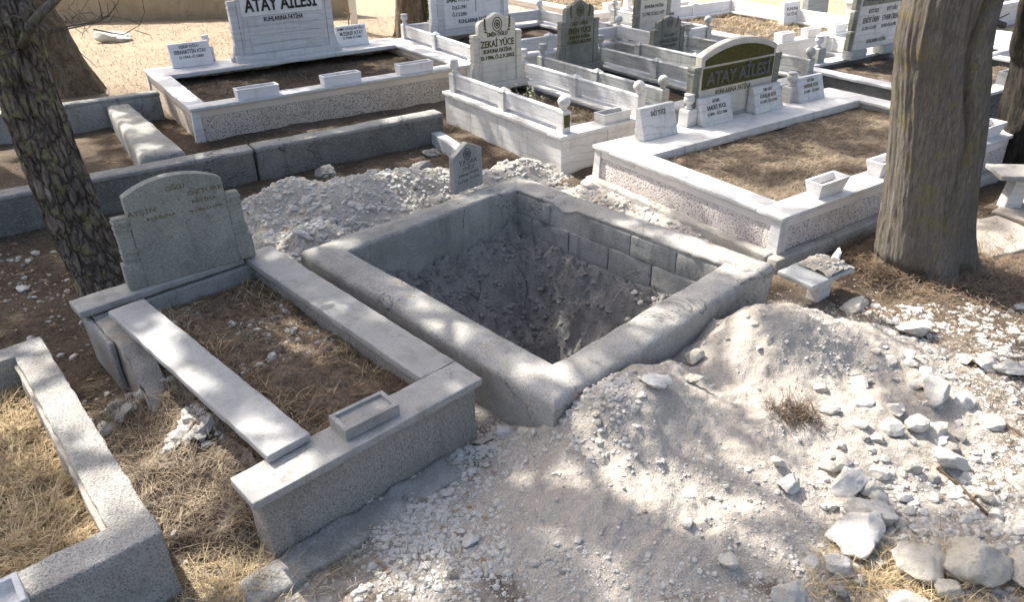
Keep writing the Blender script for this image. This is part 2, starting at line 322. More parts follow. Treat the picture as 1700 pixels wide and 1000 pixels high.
def rbox(name, mat, parent, x0, x1, y0, y1, z0, z1, r=0.01, res=None, amp=0.0, nsc=8.0, seed=0, fine=True, dispf=None, wp=None):
    """a block with rounded worn edges; res = spacing of extra rows, amp = unevenness"""
    lo = np.array([x0, y0, z0]); hi = np.array([x1, y1, z1]); r = min(r, 0.49 * float((hi - lo).min()))
    ax = []
    for k in range(3):
        L = hi[k] - lo[k]
        c = [0, r * .35, r] if fine else [0, r]
        n = max(1, int(round((L - 2 * r) / res))) if res else 1
        c += list(r + (L - 2 * r) * np.arange(1, n) / n) + [L - q for q in c[::-1]]
        ax.append(np.array(c) + lo[k])
    V = []; F = []; base = 0
    for k in range(3):
        a, b = [(1, 2), (2, 0), (0, 1)][k]
        A, B = np.meshgrid(ax[a], ax[b], indexing='ij'); na, nb = A.shape
        I = np.arange(na * nb).reshape(na, nb)
        q = np.stack([I[:-1, :-1], I[1:, :-1], I[1:, 1:], I[:-1, 1:]], -1).reshape(-1, 4)
        for side in (0, 1):
            P = np.zeros((na * nb, 3)); P[:, a] = A.ravel(); P[:, b] = B.ravel(); P[:, k] = hi[k] if side else lo[k]
            V.append(P); F.append((q if side else q[:, ::-1]) + base); base += na * nb
    V = np.concatenate(V); F = np.concatenate(F)
    key, idx, inv = np.unique(np.round(V, 5), axis=0, return_index=True, return_inverse=True); V = V[idx]; F = inv.reshape(-1)[F]
    C = np.clip(V, lo + r, hi - r); D = V - C; Ln = np.linalg.norm(D, axis=1, keepdims=True); Nn = D / np.maximum(Ln, 1e-9); V = C + Nn * r
    if amp: V = V + Nn * (amp * fbm(V + (seed * 3.1 + .37), nsc, 4, seed))[:, None]
    if dispf is not None: V = dispf(V, Nn)
    return mesh_np(name, V, F, mat, True if amp or fine else False, parent)

def thing(name, label, cat, loc=(0, 0, 0), rz=0.0, group=None):
    o = bpy.data.objects.new(name, None); COL.objects.link(o); o.location = loc; o.rotation_euler = (0, 0, rz)
    o.empty_display_size = 0.1
    return tag(o, label, cat, group)
def tag(o, label=None, cat=None, group=None, kind=None):
    if label: o['label'] = label
    if cat: o['category'] = cat
    if group: o['group'] = group
    if kind: o['kind'] = kind
    return o
def local(o, p):
    """world point in the frame of a thing (an unscaled Empty turned about z)"""
    d = Vector(p) - Vector(o.location); a = o.rotation_euler[2]
    return Vector((d.x * math.cos(a) + d.y * math.sin(a), -d.x * math.sin(a) + d.y * math.cos(a), d.z))

def text(parent, s, size, x, y, z, mat='letter_black', xs=0.8, bold=0.012, depth=0.0025, tilt=0.0, width=None, name='lettering'):
    cu = bpy.data.curves.new(name, 'FONT'); cu.body = s; cu.size = size; cu.align_x = 'CENTER'; cu.align_y = 'BOTTOM_BASELINE'
    cu.extrude = depth / 2; cu.offset = bold * size; cu.resolution_u = 2
    t = bpy.data.objects.new(name, cu); COL.objects.link(t)
    bpy.context.view_layer.update()
    me = bpy.data.meshes.new_from_object(t.evaluated_get(bpy.context.evaluated_depsgraph_get()))
    bpy.data.objects.remove(t)
    if not len(me.vertices): return None
    me.materials.clear(); me.materials.append(M[mat])
    w = max(v.co.x for v in me.vertices) - min(v.co.x for v in me.vertices)
    sx = xs if width is None else width / max(w, 1e-6)
    me.transform(Matrix.Diagonal((sx, 1, 1, 1)))
    o = link(name, me, parent); o.location = (x, y, z); o.rotation_euler = (R(90) - tilt, 0, 0)
    return o

ICO_T = (1 + 5 ** .5) / 2
ICO_V = np.array([(-1, ICO_T, 0), (1, ICO_T, 0), (-1, -ICO_T, 0), (1, -ICO_T, 0), (0, -1, ICO_T), (0, 1, ICO_T), (0, -1, -ICO_T), (0, 1, -ICO_T), (ICO_T, 0, -1), (ICO_T, 0, 1), (-ICO_T, 0, -1), (-ICO_T, 0, 1)]) / math.hypot(1, ICO_T)
ICO_F = np.array([(0, 11, 5), (0, 5, 1), (0, 1, 7), (0, 7, 10), (0, 10, 11), (1, 5, 9), (5, 11, 4), (11, 10, 2), (10, 7, 6), (7, 1, 8), (3, 9, 4), (3, 4, 2), (3, 2, 6), (3, 6, 8), (3, 8, 9), (4, 9, 5), (2, 4, 11), (6, 2, 10), (8, 6, 7), (9, 8, 1)])
def rot_rand(n, rng=RNG):
    q = rng.normal(size=(n, 4)); q /= np.linalg.norm(q, axis=1, keepdims=True); w, x, y, z = q.T
    return np.stack([1 - 2 * (y * y + z * z), 2 * (x * y - z * w), 2 * (x * z + y * w), 2 * (x * y + z * w), 1 - 2 * (x * x + z * z), 2 * (y * z - x * w), 2 * (x * z - y * w), 2 * (y * z + x * w), 1 - 2 * (x * x + y * y)], 1).reshape(n, 3, 3)
def gravel(name, P, size, mat, label, cat='gravel', parent=None, flat=0.65):
    n = len(P); size = np.asarray(size)
    V = ICO_V[None] * (1 + RNG.uniform(-.22, .22, (n, 12, 1))); sc = RNG.uniform(.6, 1.25, (n, 1, 3)); V = V * sc
    V = np.einsum('nij,nkj->nki', rot_rand(n), V); V[:, :, 2] *= flat
    V = V * size[:, None, None] + P[:, None, :]
    F = (ICO_F[None] + 12 * np.arange(n)[:, None, None]).reshape(-1, 3)
    o = mesh_np(name, V.reshape(-1, 3), F, mat, False, parent)
    return tag(o, label, cat if parent is None else None, None, 'stuff')
def strands(name, P, length, width, tilt, mat, label, cat='dry grass', parent=None, curl=0.5, kind='stuff'):
    """thin bent blades: P base points, tilt = angle from the vertical"""
    n = len(P); az = RNG.uniform(0, 2 * np.pi, n); length = np.asarray(length); tilt = np.asarray(tilt); width = np.broadcast_to(width, (n,))
    h = np.stack([np.cos(az), np.sin(az), 0 * az], 1); side = np.stack([-np.sin(az), np.cos(az), 0 * az], 1)
    side = side + np.stack([0 * az, 0 * az, RNG.uniform(-.5, .5, n)], 1); p = P.copy(); L = []
    wob = RNG.normal(0, curl, n)
    for k in range(4):
        wk = width * (1, .9, .65, .15)[k]
        L.append(p - side * wk[:, None] / 2); L.append(p + side * wk[:, None] / 2)
        a = tilt + curl * k * .45; hh = h * np.cos(wob * k * .5)[:, None] + side * np.sin(wob * k * .5)[:, None]
        p = p + (hh * np.sin(a)[:, None] + np.stack([0 * a, 0 * a, np.cos(a)], 1)) * (length / 3)[:, None]
    V = np.stack(L, 1).reshape(-1, 3)
    f = np.array([(0, 1, 3, 2), (2, 3, 5, 4), (4, 5, 7, 6)]); F = (f[None] + 8 * np.arange(n)[:, None, None]).reshape(-1, 4)
    o = mesh_np(name, V, F, mat, False, parent)
    return tag(o, label, cat if parent is None else None, None, kind)
def lying(name, P, length, width, mat, label, cat='pine needles', parent=None, zf=None, dz=0.006, bend=0.25):
    """needles and stalks lying on a surface whose height is zf(x, y)"""
    n = len(P); az = RNG.uniform(0, 2 * np.pi, n); d = np.stack([np.cos(az), np.sin(az)], 1); s = np.stack([-d[:, 1], d[:, 0]], 1)
    b = RNG.normal(0, bend, n); V = np.zeros((n, 6, 3)); length = np.broadcast_to(length, (n,)); width = np.broadcast_to(width, (n,))
    for k, t in enumerate((-.5, 0, .5)):
        c = P[:, :2] + d * (t * length)[:, None] + s * (b * length * (t * t * 4 - .5) * .3)[:, None]
        for j, q in enumerate((-.5, .5)):
            e = c + s * (q * width * (1 if k == 1 else .7))[:, None]; V[:, 2 * k + j, :2] = e
            V[:, 2 * k + j, 2] = (zf(c[:, 0], c[:, 1]) if zf else P[:, 2])
    tilt = RNG.uniform(-.12, .25, n); V[:, :, 2] += dz * RNG.uniform(.4, 2.2, n)[:, None]
    V[:, 4:, 2] += (np.maximum(tilt, 0) * length)[:, None]; V[:, :2, 2] += (np.maximum(-tilt, 0) * length)[:, None]
    F = (np.array([(0, 1, 3, 2), (2, 3, 5, 4)])[None] + 6 * np.arange(n)[:, None, None]).reshape(-1, 4)
    o = mesh_np(name, V.reshape(-1, 3), F, mat, False, parent)
    return tag(o, label, cat if parent is None else None, None, 'stuff')
def uni(n, x0, x1, y0, y1): return np.stack([RNG.uniform(x0, x1, n), RNG.uniform(y0, y1, n)], 1)
def height_sheet(name, x0, x1, y0, y1, step, f, mat, parent=None, keep=None, smooth=True):
    xs = np.arange(x0, x1 + step / 2, step); ys = np.arange(y0, y1 + step / 2, step)
    X, Y = np.meshgrid(xs, ys, indexing='ij'); Z = f(X.ravel(), Y.ravel()); V = np.stack([X.ravel(), Y.ravel(), Z], 1)
    I = np.arange(X.size).reshape(X.shape); q = np.stack([I[:-1, :-1], I[1:, :-1], I[1:, 1:], I[:-1, 1:]], -1).reshape(-1, 4)
    if keep is not None:
        k = keep(V); q = q[k[q].any(1)]
        used = np.unique(q); mp = np.zeros(len(V), int); mp[used] = np.arange(len(used)); V = V[used]; q = mp[q]
    return mesh_np(name, V, q, mat, smooth, parent)

# ------------------------------------------------------------------ frames of the big things (front corner, turn)
PIT_O, PIT_A, PIT_U, PIT_V, PIT_T, PIT_H = (0.20, 2.94), R(43.2), 2.15, 2.48, 0.25, 0.36
def to_pit(x, y):
    dx, dy = x - PIT_O[0], y - PIT_O[1]; c, s = math.cos(PIT_A), math.sin(PIT_A); return dx * c + dy * s, -dx * s + dy * c
def pit_inside(x, y, m=0.12):
    u, v = to_pit(x, y); return (u > m) & (u < PIT_U - m) & (v > m) & (v < PIT_V - m)

def ground_z(x, y):
    x = np.asarray(x, float); y = np.asarray(y, float); p = xyz(x, y)
    z = 0.022 * fbm(p, 0.8, 3, 5) + 0.012 * fbm(p, 5.0, 3, 6)
    z = z - 0.10 * np.exp(-(((x + 1.75) / .55) ** 2 + ((y - 2.75) / .8) ** 2))        # sunk strip between the two near graves
    return z
def g1(x, y, c, h, sx, sy, a):
    dx, dy = x - c[0], y - c[1]; ca, sa = math.cos(a), math.sin(a); u, v = dx * ca + dy * sa, -dx * sa + dy * ca
    return h * np.exp(-((u / sx) ** 2 + (v / sy) ** 2))
MC = [(W(1055, 675, .2), .35, .52, .36, R(40)), (W(1275, 548, .25), .36, .48, .36, R(25)), (W(1430, 550, .2), .19, .5, .3, R(-20)),
      (W(1270, 690, .15), .20, .75, .5, R(0)), (W(1000, 800, .1), .16, .55, .45, R(20)), (W(1450, 640, .1), .13, .6, .35, R(-25)), (W(1180, 880, .05), .09, .6, .35, 0)]
def mound_z(x, y):
    x = np.asarray(x, float); y = np.asarray(y, float); p = xyz(x, y); h = 0
    for c, hh, sx, sy, a in MC: h = np.maximum(h, g1(x, y, c, hh, sx, sy, a)) * .55 + (h + g1(x, y, c, hh, sx, sy, a)) * .45
    w = np.clip(h / .12, 0, 1)
    z = h - 0.035 + w * (0.035 * fbm(p, 2.6, 3, 21) + 0.016 * fbm(p, 9, 4, 22)) + 0.007 * fbm(p, 40, 3, 23)
    return z
BC = [(W(470, 325, .2), .34, .50, .30, R(25)), (W(580, 325, .2), .30, .5, .36, R(38)), (W(730, 290, .2), .22, .5, .28, R(35)), (W(650, 300, .2), .27, .5, .34, R(35)), (W(860, 262, .2), .2, .42, .22, R(30)), (W(430, 395, .2), .20, .34, .26, R(60)),
      (W(520, 390, .2), .30, .34, .28, R(40)), (W(1000, 322, .1), .16, .42, .2, R(-50)), (W(1100, 360, .1), .10, .5, .16, R(-50))]
def back_mound_z(x, y):
    x = np.asarray(x, float); y = np.asarray(y, float); p = xyz(x, y); h = 0
    for c, hh, sx, sy, a in BC: h = np.maximum(h, g1(x, y, c, hh, sx, sy, a)) * .6 + (h + g1(x, y, c, hh, sx, sy, a)) * .4
    w = np.clip(h / .1, 0, 1)
    return h - 0.035 + w * (0.03 * fbm(p, 3.5, 3, 31) + 0.014 * fbm(p, 11, 4, 32)) + 0.006 * fbm(p, 40, 3, 33)
def surf_z(x, y):
    return np.maximum(np.maximum(ground_z(x, y), mound_z(x, y)), back_mound_z(x, y))
def on(u, v):
    """point of the ground or a mound seen at photo pixel (u, v)"""
    z = 0.0
    for _ in range(14):
        p = W(u, v, z); i, j = int(round((p.x + 12) / .04)), int(round((p.y - 1) / .04))
        h = float(SURF[i, j]) if 0 <= i < SURF.shape[0] and 0 <= j < SURF.shape[1] else 0.0
        z = .5 * z + .5 * h
    return W(u, v, z)
_sx, _sy = np.meshgrid(np.arange(-12, 8, .04), np.arange(1, 19, .04), indexing='ij'); SURF = surf_z(_sx.ravel(), _sy.ravel()).reshape(_sx.shape)

# ------------------------------------------------------------------ ground
def axis(fine0, fine1, lo, hi, st):
    a = list(np.arange(fine0, fine1 + 1e-6, st)); s = st; v = a[-1]
    while v < hi: s *= 1.25; v += s; a.append(v)
    s = st; v = a[0]
    while v > lo: s *= 1.25; v -= s; a.insert(0, v)
    return np.array(a)
gx, gy = axis(-5, 5.2, -150, 150, .035), axis(1.2, 9.0, -60, 260, .035)
GX, GY = np.meshgrid(gx, gy, indexing='ij'); gV = np.stack([GX.ravel(), GY.ravel(), ground_z(GX.ravel(), GY.ravel())], 1)
gI = np.arange(GX.size).reshape(GX.shape); gQ = np.stack([gI[:-1, :-1], gI[1:, :-1], gI[1:, 1:], gI[:-1, 1:]], -1).reshape(-1, 4)
ins = pit_inside(gV[:, 0], gV[:, 1], .07); gQ = gQ[~ins[gQ].all(1)]
tag(mesh_np('ground', gV, gQ, 'ground', True), 'bare brown soil with pine litter and pale dust', 'ground', kind='structure')

# ------------------------------------------------------------------ the open pit and its concrete surround
pit = thing('pit_surround', 'low rounded concrete wall surround round the open dug pit', 'grave surround', (*PIT_O, 0), PIT_A)
def wall_disp(seed):
    def f(V, N):
        V = V + N * (0.010 * fbm(V + seed, 2.2, 3, seed) + 0.004 * fbm(V + seed, 18, 3, seed + 1))[:, None]
        top = V[:, 2] > PIT_H - .09
        V[:, 2] += np.where(top, 0.012 * fbm(V + seed, 1.5, 2, seed + 3), 0); return V
    return f
T, U, V_ = PIT_T, PIT_U, PIT_V
def ring_wall(i, mat, seed, extra=None):
    r = .05; prof = [(.035, -.55), (.022, -.25), (.010, 0.0), (.004, .12), (.002, .22)]                        # distance in from the outer face, height
    prof += [(r - r * math.cos(t), PIT_H - .02 - r + r * math.sin(t)) for t in np.linspace(0, math.pi / 2, 6)]
    prof += [(d, PIT_H - .02 + .012 * math.sin((d - r) / (T - 2 * r) * math.pi)) for d in np.linspace(r + .02, T - r - .02, 6)]
    r2 = .03; prof += [(T - r2 + r2 * math.sin(t), PIT_H - .02 - r2 + r2 * math.cos(t)) for t in np.linspace(0, math.pi / 2, 5)]
    prof += [(T, z) for z in np.arange(PIT_H - .09, -.56, -.05)]
    D = np.array(prof); cor = lambda d: [(d, d), (U - d, d), (U - d, V_ - d), (d, V_ - d)]
    n = 76; k = len(D); V = np.zeros((n, k, 3))
    for q in range(k):
        c = cor(D[q, 0]); p0, p1 = np.array(c[i]), np.array(c[(i + 1) % 4]); t = np.linspace(0, 1, n)[:, None]
        V[:, q, :2] = p0 + (p1 - p0) * t; V[:, q, 2] = D[q, 1]
    V = V.reshape(-1, 3); top = np.clip((V[:, 2] - .1) / .2, 0, 1)
    out = np.array([(0, -1, 0), (1, 0, 0), (0, 1, 0), (-1, 0, 0)][i]); mid = (np.tile(D[:, 0], n) < T / 2) * 2 - 1
    V = V + out * (mid * (.007 * fbm(V, 2.0, 3, 3) + .003 * fbm(V, 16, 4, 4)) * (V[:, 2] < PIT_H - .03))[:, None]
    V[:, 2] += top * (.012 * fbm(V, 1.4, 2, 5) + .005 * fbm(V, 9, 3, 6))
    if extra: V = extra(V)
    ix = np.arange(n * k).reshape(n, k); F = np.stack([ix[:-1, :-1], ix[1:, :-1], ix[1:, 1:], ix[:-1, 1:]], -1).reshape(-1, 4)
    return mesh_np('wall', V, F, mat, True, pit)
def chip(V):
    d = np.sqrt(((V[:, 1] - 1.72) / .17) ** 2 + ((V[:, 0] - (U - T)) / .11) ** 2 + ((V[:, 2] - PIT_H) / .14) ** 2); k = np.clip(1.2 - d, 0, 1)
    V[:, 2] -= .05 * k * (V[:, 0] < U - T + .12); V[:, 0] += .02 * k; V[:, 0] += .012 * (np.abs(V[:, 0] - (U - T)) < .02) * (V[:, 2] < PIT_H - .045); return V
ring_wall(0, 'concrete', 3); ring_wall(1, 'concrete', 9, chip); ring_wall(2, 'render_grey', 7); ring_wall(3, 'concrete', 5)
# blockwork lining of the far wall, seen from inside
rowz = [(.135, .305), (-.065, .125), (-.265, -.075), (-.465, -.275)]
for ri, (z0, z1) in enumerate(rowz):
    y = T - .05 - (.21 if ri % 2 else 0.0)
    k = 0
    while y < V_ - T + .03:
        L = .405; y0, y1 = max(y, T - .05), min(y + L, V_ - T + .05)
        if y1 - y0 > .06 and not (ri == 0 and k == 3):
            jit = random.uniform(-.004, .004)
            rbox('block', 'block_grey', pit, U - T + jit, U - T + .09, y0 + .0015, y1 - .0015, z0 - .003, z1 + .003 + (-.012 if ri == 0 else 0), .004, .05, .0045, 10, seed=ri * 9 + k, fine=False)
        y += L + .008; k += 1
def pit_z(u, v):
    u = np.asarray(u, float); v = np.asarray(v, float); p = xyz(u, v)
    wob = .07 * fbm(p, 3.0, 3, 41)
    dl, dr, df, db = u - T + wob, U - T - u + wob, v - T + wob, V_ - T - v + wob
    def s(d, w): return np.clip((d - .02) / w, 0, 1) ** 1.0
    k = np.minimum(np.minimum(s(dl, .42), s(dr, .62)), np.minimum(s(df, .3), s(db, 1.0)))
    edge = -.01 - .11 * np.clip(u / U, 0, 1) + .16 * np.exp(-(((U - T - u) / .35) ** 2 + ((V_ - T - v) / .35) ** 2))
    z = edge - 1.2 * k * (1 + .12 * fbm(p, 1.5, 2, 43))
    z += .075 * ridge(p, 2.0, 3, 44) * (.3 + .7 * k) + .045 * fbm(p, 5, 4, 45) + .034 * ridge(p, 8, 4, 46) + .014 * fbm(p, 28, 3, 47)
    return z
pe = height_sheet('pit_floor', T - .09, U - T + .09, T - .09, V_ - T + .09, .014, pit_z, 'pit_earth', pit)
pe['label'] = 'dark lumpy earth of the hole'
mb = MB()
for k in range(18):
    u, v = random.uniform(.35, 1.8), random.uniform(.6, 2.15); a = random.uniform(0, 6.28); pts = []
    for j in range(7):
        pts.append((u, v, float(pit_z(np.array([u]), np.array([v]))[0]) + random.uniform(0, .02))); a += random.uniform(-.6, .6); u += .05 * math.cos(a); v += .05 * math.sin(a)
        u = min(max(u, T), U - T); v = min(max(v, T), V_ - T)
    mb.add(*[(q.v, q.f) for q in [MB().tube(pts, [.0022] * 7, 4)]][0])
mb.build('root_fibre', 'root_fibre', pit)['kind'] = 'stuff'
pp = uni(3800, T, U - T, T, V_ - T); gravel('clod', np.column_stack([pp, pit_z(pp[:, 0], pp[:, 1])]), np.minimum(RNG.gamma(1.6, .006, 3800) + .003, .035), 'pit_earth', None, parent=pit)

# ------------------------------------------------------------------ grave kit
def soil_sheet(parent, x0, x1, y0, y1, z, mat, amp=.03, seed=0, bulge=0.0, step=.05):
    def f(x, y):
        p = xyz(x, y, seed); cx, cy = (x - (x0 + x1) / 2) / (x1 - x0) * 2, (y - (y0 + y1) / 2) / (y1 - y0) * 2
        return z + amp * fbm(p, 2.5, 3, seed) + amp * .45 * fbm(p, 14, 3, seed + 1) + bulge * (1 - cx ** 2) * (1 - cy ** 2)
    o = height_sheet('soil', x0, x1, y0, y1, step, f, mat, parent); return o, f
def surround(name, label, O, a, u, v, h, cw=.22, ct=.04, over=.03, wt=.14, wallm='pebble_white', bandm='plaster_white', copm='marble_white', band=.07, pil=True, found=0.0, soilz=-.1, soilm='soil_brown', ssd=1, pilm='marble_white', cat='grave surround', pathside=()):
    g = thing(name, label, cat, (O[0], O[1], 0), a); zt = h - ct; e = over
    sides = [(e, u - e, e, e + wt), (u - e - wt, u - e, e + wt, v - e - wt), (e, u - e, v - e - wt, v - e), (e, e + wt, e + wt, v - e - wt)]
    for k, (x0, x1, y0, y1) in enumerate(sides):
        rbox('wall', wallm, g, x0, x1, y0, y1, -.12, zt - band, .006, .12, .003, 6, seed=k + ssd)
        if band: rbox('wall_band', bandm, g, x0 - .002, x1 + .002, y0 - .002, y1 + .002, zt - band + .001, zt - .001, .003, fine=False)
    if pil:
        for (x, y) in ((0, 0), (u, 0), (0, v), (u, v)):
            sx, sy = (1 if x == 0 else -1), (1 if y == 0 else -1); q = e - .012; t = .035; w = .085
            def ring(z, s): # L-shaped corner strip, splayed a little at the foot
                P = [(q - s, q - s), (q + w, q - s), (q + w, q + t - s), (q + t - s, q + t - s), (q + t - s, q + w), (q - s, q + w)]
                return [(x + sx * px, y + sy * py, z) for px, py in P]
            MB().loops([ring(-.08, .022), ring(zt - .002, 0.0)]).build('corner_strip', pilm, g, bevel=.003)
    for k, (x0, x1, y0, y1) in enumerate([(0, u, 0, cw), (u - cw, u, cw + .002, v - cw - .002), (0, u, v - cw, v), (0, cw, cw + .002, v - cw - .002)]):
        rbox('coping', copm, g, x0, x1, y0, y1, zt, h, .005, .25, .0015, 5, seed=k + ssd)
    if found:
        rbox('foundation', 'concrete', g, -.07, u + .06, -.07, e + .002, -.15, found, .02, .08, .008, 5, ssd)
        rbox('foundation', 'concrete', g, -.07, e - .002, e + .004, v + .02, -.15, found, .02, .08, .008, 5, ssd + 3)
    so_, f = soil_sheet(g, cw - .06, u - cw + .06, cw - .06, v - cw + .06, h + soilz, soilm, .02, ssd)
    return g, f
def trough(label, p, rz, L=.34, D=.15, H=.11, flare=.02, mat='marble_clean', group=None, soil=True, deep=.45):
    t = thing('flower_trough', label, 'flower trough', p, rz, group); w = .022; m = MB()
    def rec(e, z, i=0): x, y = L / 2 + e - i, D / 2 + e - i; return [(-x, -y, z), (x, -y, z), (x, y, z), (-x, y, z)]
    m.loops([rec(-flare, 0), rec(0, H), rec(0, H, w), rec(-flare * .5, H * deep, w)]).build('box', mat, t, bevel=.002)
    if soil: MB().loops([rec(-flare * .3 - .004, H * .5, w), rec(-flare * .3 - .004, H * .5 + .006, w)]).build('soil', 'soil_brown', t)
    return t
def plate(label, p, rz, Wd, H, lines, D=.13, Dt=.05, mat='marble_clean', lm='letter_black', gm=None, group='name plates'):
    """a small wedge-shaped name stone; lines = (text, size, height of baseline as share of H, width)"""
    t = thing('name_stone', label, 'name stone', p, rz, group); m = MB(); tl = math.atan2(D - Dt, H)
    m.loops([[(x, 0, 0), (x, D - Dt, H), (x, D, H), (x, D, 0)] for x in (-Wd / 2, Wd / 2)]).build('block', mat, t, bevel=.003)
    for s, sz, k, wd in lines:
        z = k * H; y = (D - Dt) * k - .0016; text(t, s, sz, 0, y, z, lm, width=wd, tilt=tl)
    return t
URN = [(.030, 0), (.042, .006), (.042, .02), (.026, .035), (.026, .045), (.055, .075), (.063, .105), (.055, .132), (.040, .14), (.058, .150), (.060, .162), (.05, .168)]
def ballp(r): return [(.028, 0), (.034, .012), (.026, .024)] + [(max(r * math.sin(math.pi * k / 10), .004), .02 + r - r * math.cos(math.pi * k / 10)) for k in range(2, 11)]
def post(g, x, y, z0, h, w, top, mat, mat2=None):
    mat2 = mat2 or mat
    if top == 'cap':
        a = w / 2; m = MB(); q = lambda e, z: [(x - e, y - e, z), (x + e, y - e, z), (x + e, y + e, z), (x - e, y + e, z)]
        m.loops([q(a, z0), q(a, z0 + h - .04), q(a + .004, z0 + h - .04), q(a + .004, z0 + h - .028), q(.006, z0 + h + .008)])
        return m.build('post', mat, g, bevel=.002)
    a = w / 2; m = MB(); q = lambda e, z: [(x - e, y - e, z), (x + e, y - e, z), (x + e, y + e, z), (x - e, y + e, z)]
    o = m.loops([q(a, z0), q(a, z0 + h - .012), q(a - .008, z0 + h)]).build('post', mat, g, bevel=.003)
    if top == 'ball': f = MB().lathe([(r, z + z0 + h) for r, z in ballp(.062)], x, y, 18).build('ball_finial', mat2, o, True)
    else: f = MB().lathe([(r * .9, z * .9 + z0 + h) for r, z in URN], x, y, 18).build('urn_finial', mat2, o, True)
    return o
def rail(g, x0, y0, x1, y1, z, h, t, mat):
    """a profiled stone rail with two sunk lines along each face"""
    d = Vector((x1 - x0, y1 - y0, 0)); L = d.length; d.normalize(); n = Vector((-d.y, d.x, 0)); a = t / 2; g_ = .004
    prof = [(a, 0)]
    for k in (.22, .78): prof += [(a, h * k - .005), (a - g_, h * k - .003), (a - g_, h * k + .003), (a, h * k + .005)]
    prof += [(a, h - .01), (a - .012, h)]; full = prof + [(-p, q) for p, q in prof[::-1]]
    L_ = [[Vector((x0, y0, z + q)) + n * p + d * s for p, q in full] for s in (0, L)]
    return MB().loops([[tuple(p) for p in l] for l in L_]).build('rail', mat, g)
def arch_pts(w, h0, rise, n=12):
    P = [(-w / 2, 0), (-w / 2, h0)]; r = (w * w / 4 + rise * rise) / (2 * rise); a0 = math.asin(min(1, w / 2 / r))
    for k in range(1, n): a = -a0 + 2 * a0 * k / n; P.append((r * math.sin(a), h0 + rise - r + r * math.cos(a)))
    return P + [(w / 2, h0), (w / 2, 0)]
def ogee_pts(w, h):
    a = w / 2; P = [(-a, 0), (-a, h * .83), (-a * .97, h * .87), (-a * .85, h * .905), (-a * .72, h * .912), (-a * .55, h * .925), (-a * .3, h * .962), (-a * .12, h * .995), (0, h)]
    return P + [(-x, z) for x, z in P[-2::-1]]
def pilaster(t, x, z0, h, w, d, y, mat, foot=True, side=1):
    """side pier of a headstone: mouldings at the top and lower third, a curved foot outside"""
    o = rbox('pilaster', mat, t, x - w / 2, x + w / 2, y, y + d, z0, z0 + h, .003, fine=False)
    for zz in (.96, .88, .50, .42):
        rbox('moulding', mat, o, x - w / 2 - .006, x + w / 2 + .006, y - .007, y + d + .006, z0 + h * zz - .012, z0 + h * zz + .012, .004, fine=False)
    if foot:
        P = [(0, 0), (.075, 0), (.075, .05), (.05, .075), (.03, .12), (.016, .19), (0, .24)]
        MB().prism_y([(x + side * (w / 2 + p), z0 + q) for p, q in P], y + .012, y + d - .012).build('scroll_foot', mat, o)
    return o
def emblem(t, x, y, z, s, mat):
    """raised oval ring with a rose and a leaf sprig on either side"""
    m = MB(); n = 20
    for rr, k in ((1.0, .12), (.62, .16), (.3, .2)):
        ro, ri = rr, rr - k; ang = [2 * math.pi * i / n for i in range(n)]
        L = [[(x + s * q * math.cos(b), y - dy, z + s * 1.2 * q * math.sin(b)) for b in ang] for q, dy in ((ro, 0), (ro, .004), (ri, .004), (ri, 0))]
        m.loops(L, False)
    return m.build('emblem', mat, t)
def sprig(t, x, y, z, s, side, mat):
    m = MB()
    for k in range(6):
        a = R(90) + side * R(-25 + 22 * (k - 2.5)); b = (x + side * s * .25 * k * .6, z - s * .9 + s * .35 * k)
        tip = (b[0] + s * .8 * math.cos(a), b[1] + s * .8 * math.sin(a)); nn = (-math.sin(a) * s * .17, math.cos(a) * s * .17); c = ((b[0] + tip[0]) / 2, (b[1] + tip[1]) / 2)
        m.prism_y([b, (c[0] + nn[0], c[1] + nn[1]), tip, (c[0] - nn[0], c[1] - nn[1])], y - .004, y + .001)
    return m.build('leaf_sprig', mat, t)

# ------------------------------------------------------------------ front grave (grey coping, pebbledash front)
FO, FA, FU, FV, FH = (-1.07, 2.22), R(43.0), 1.25, 2.34, .40
fg = thing('grave_surround', 'grey coped grave with speckled pebbledash front wall, nearest in the foreground', 'grave surround', (*FO, 0), FA)
rbox('wall', 'pebble_grey', fg, .045, FU - .03, .03, .19, -.04, FH - .04, .008, .06, .003, 8, 2)
rbox('wall', 'pebble_grey', fg, FU - .19, FU - .032, .192, FV - .19, -.1, FH - .045, .006, .1, .003, 8, 3)
rbox('wall', 'concrete_top', fg, .045, FU - .03, FV - .21, FV - .03, -.1, FH - .045, .006, .1, .003, 8, 4)
def brk(V, N):
    k = np.clip((1.75 - V[:, 1]) / .55, 0, 1); V = V + N * (.012 * fbm(V, 9, 4, 8))[:, None]
    V[:, 2] = np.where(V[:, 2] > -.05, np.minimum(V[:, 2], FH - .05 - .36 * k + .02 * fbm(V, 12, 3, 9)), V[:, 2]); return V
bw = rbox('wall', 'lime_rubble', fg, .04, .17, 1.15, FV - .215, -.15, FH - .05, .015, .035, dispf=brk); bw['label'] = 'broken crumbling left wall'
rbox('plaster_skin', 'concrete_top', fg, .012, .036, 1.8, FV - .03, -.12, FH - .06, .006, .05, .004, 8, 6, dispf=None)
rbox('coping', 'coping_grey', fg, 0, FU, 0, .215, FH - .045, FH, .006, .03, .0035, 14, 1)
rbox('coping', 'coping_grey', fg, FU - .225, FU, .218, FV - .1, FH - .045, FH, .006, .03, .0035, 14, 2)
cb = rbox('coping', 'coping_grey', fg, -.02, FU - .24, FV - .19, FV + .01, FH - .03, FH + .015, .006, .03, .0035, 14, 3)
rbox('foot_slab', 'concrete_top', fg, -.14, FU - .25, -.155, .026, -.06, .035, .02, .025, .018, 9, 5)
fsoil, fsf = soil_sheet(fg, .12, FU - .17, .17, FV - .12, FH - .16, 'soil_pale', .03, 61, .05, .03)
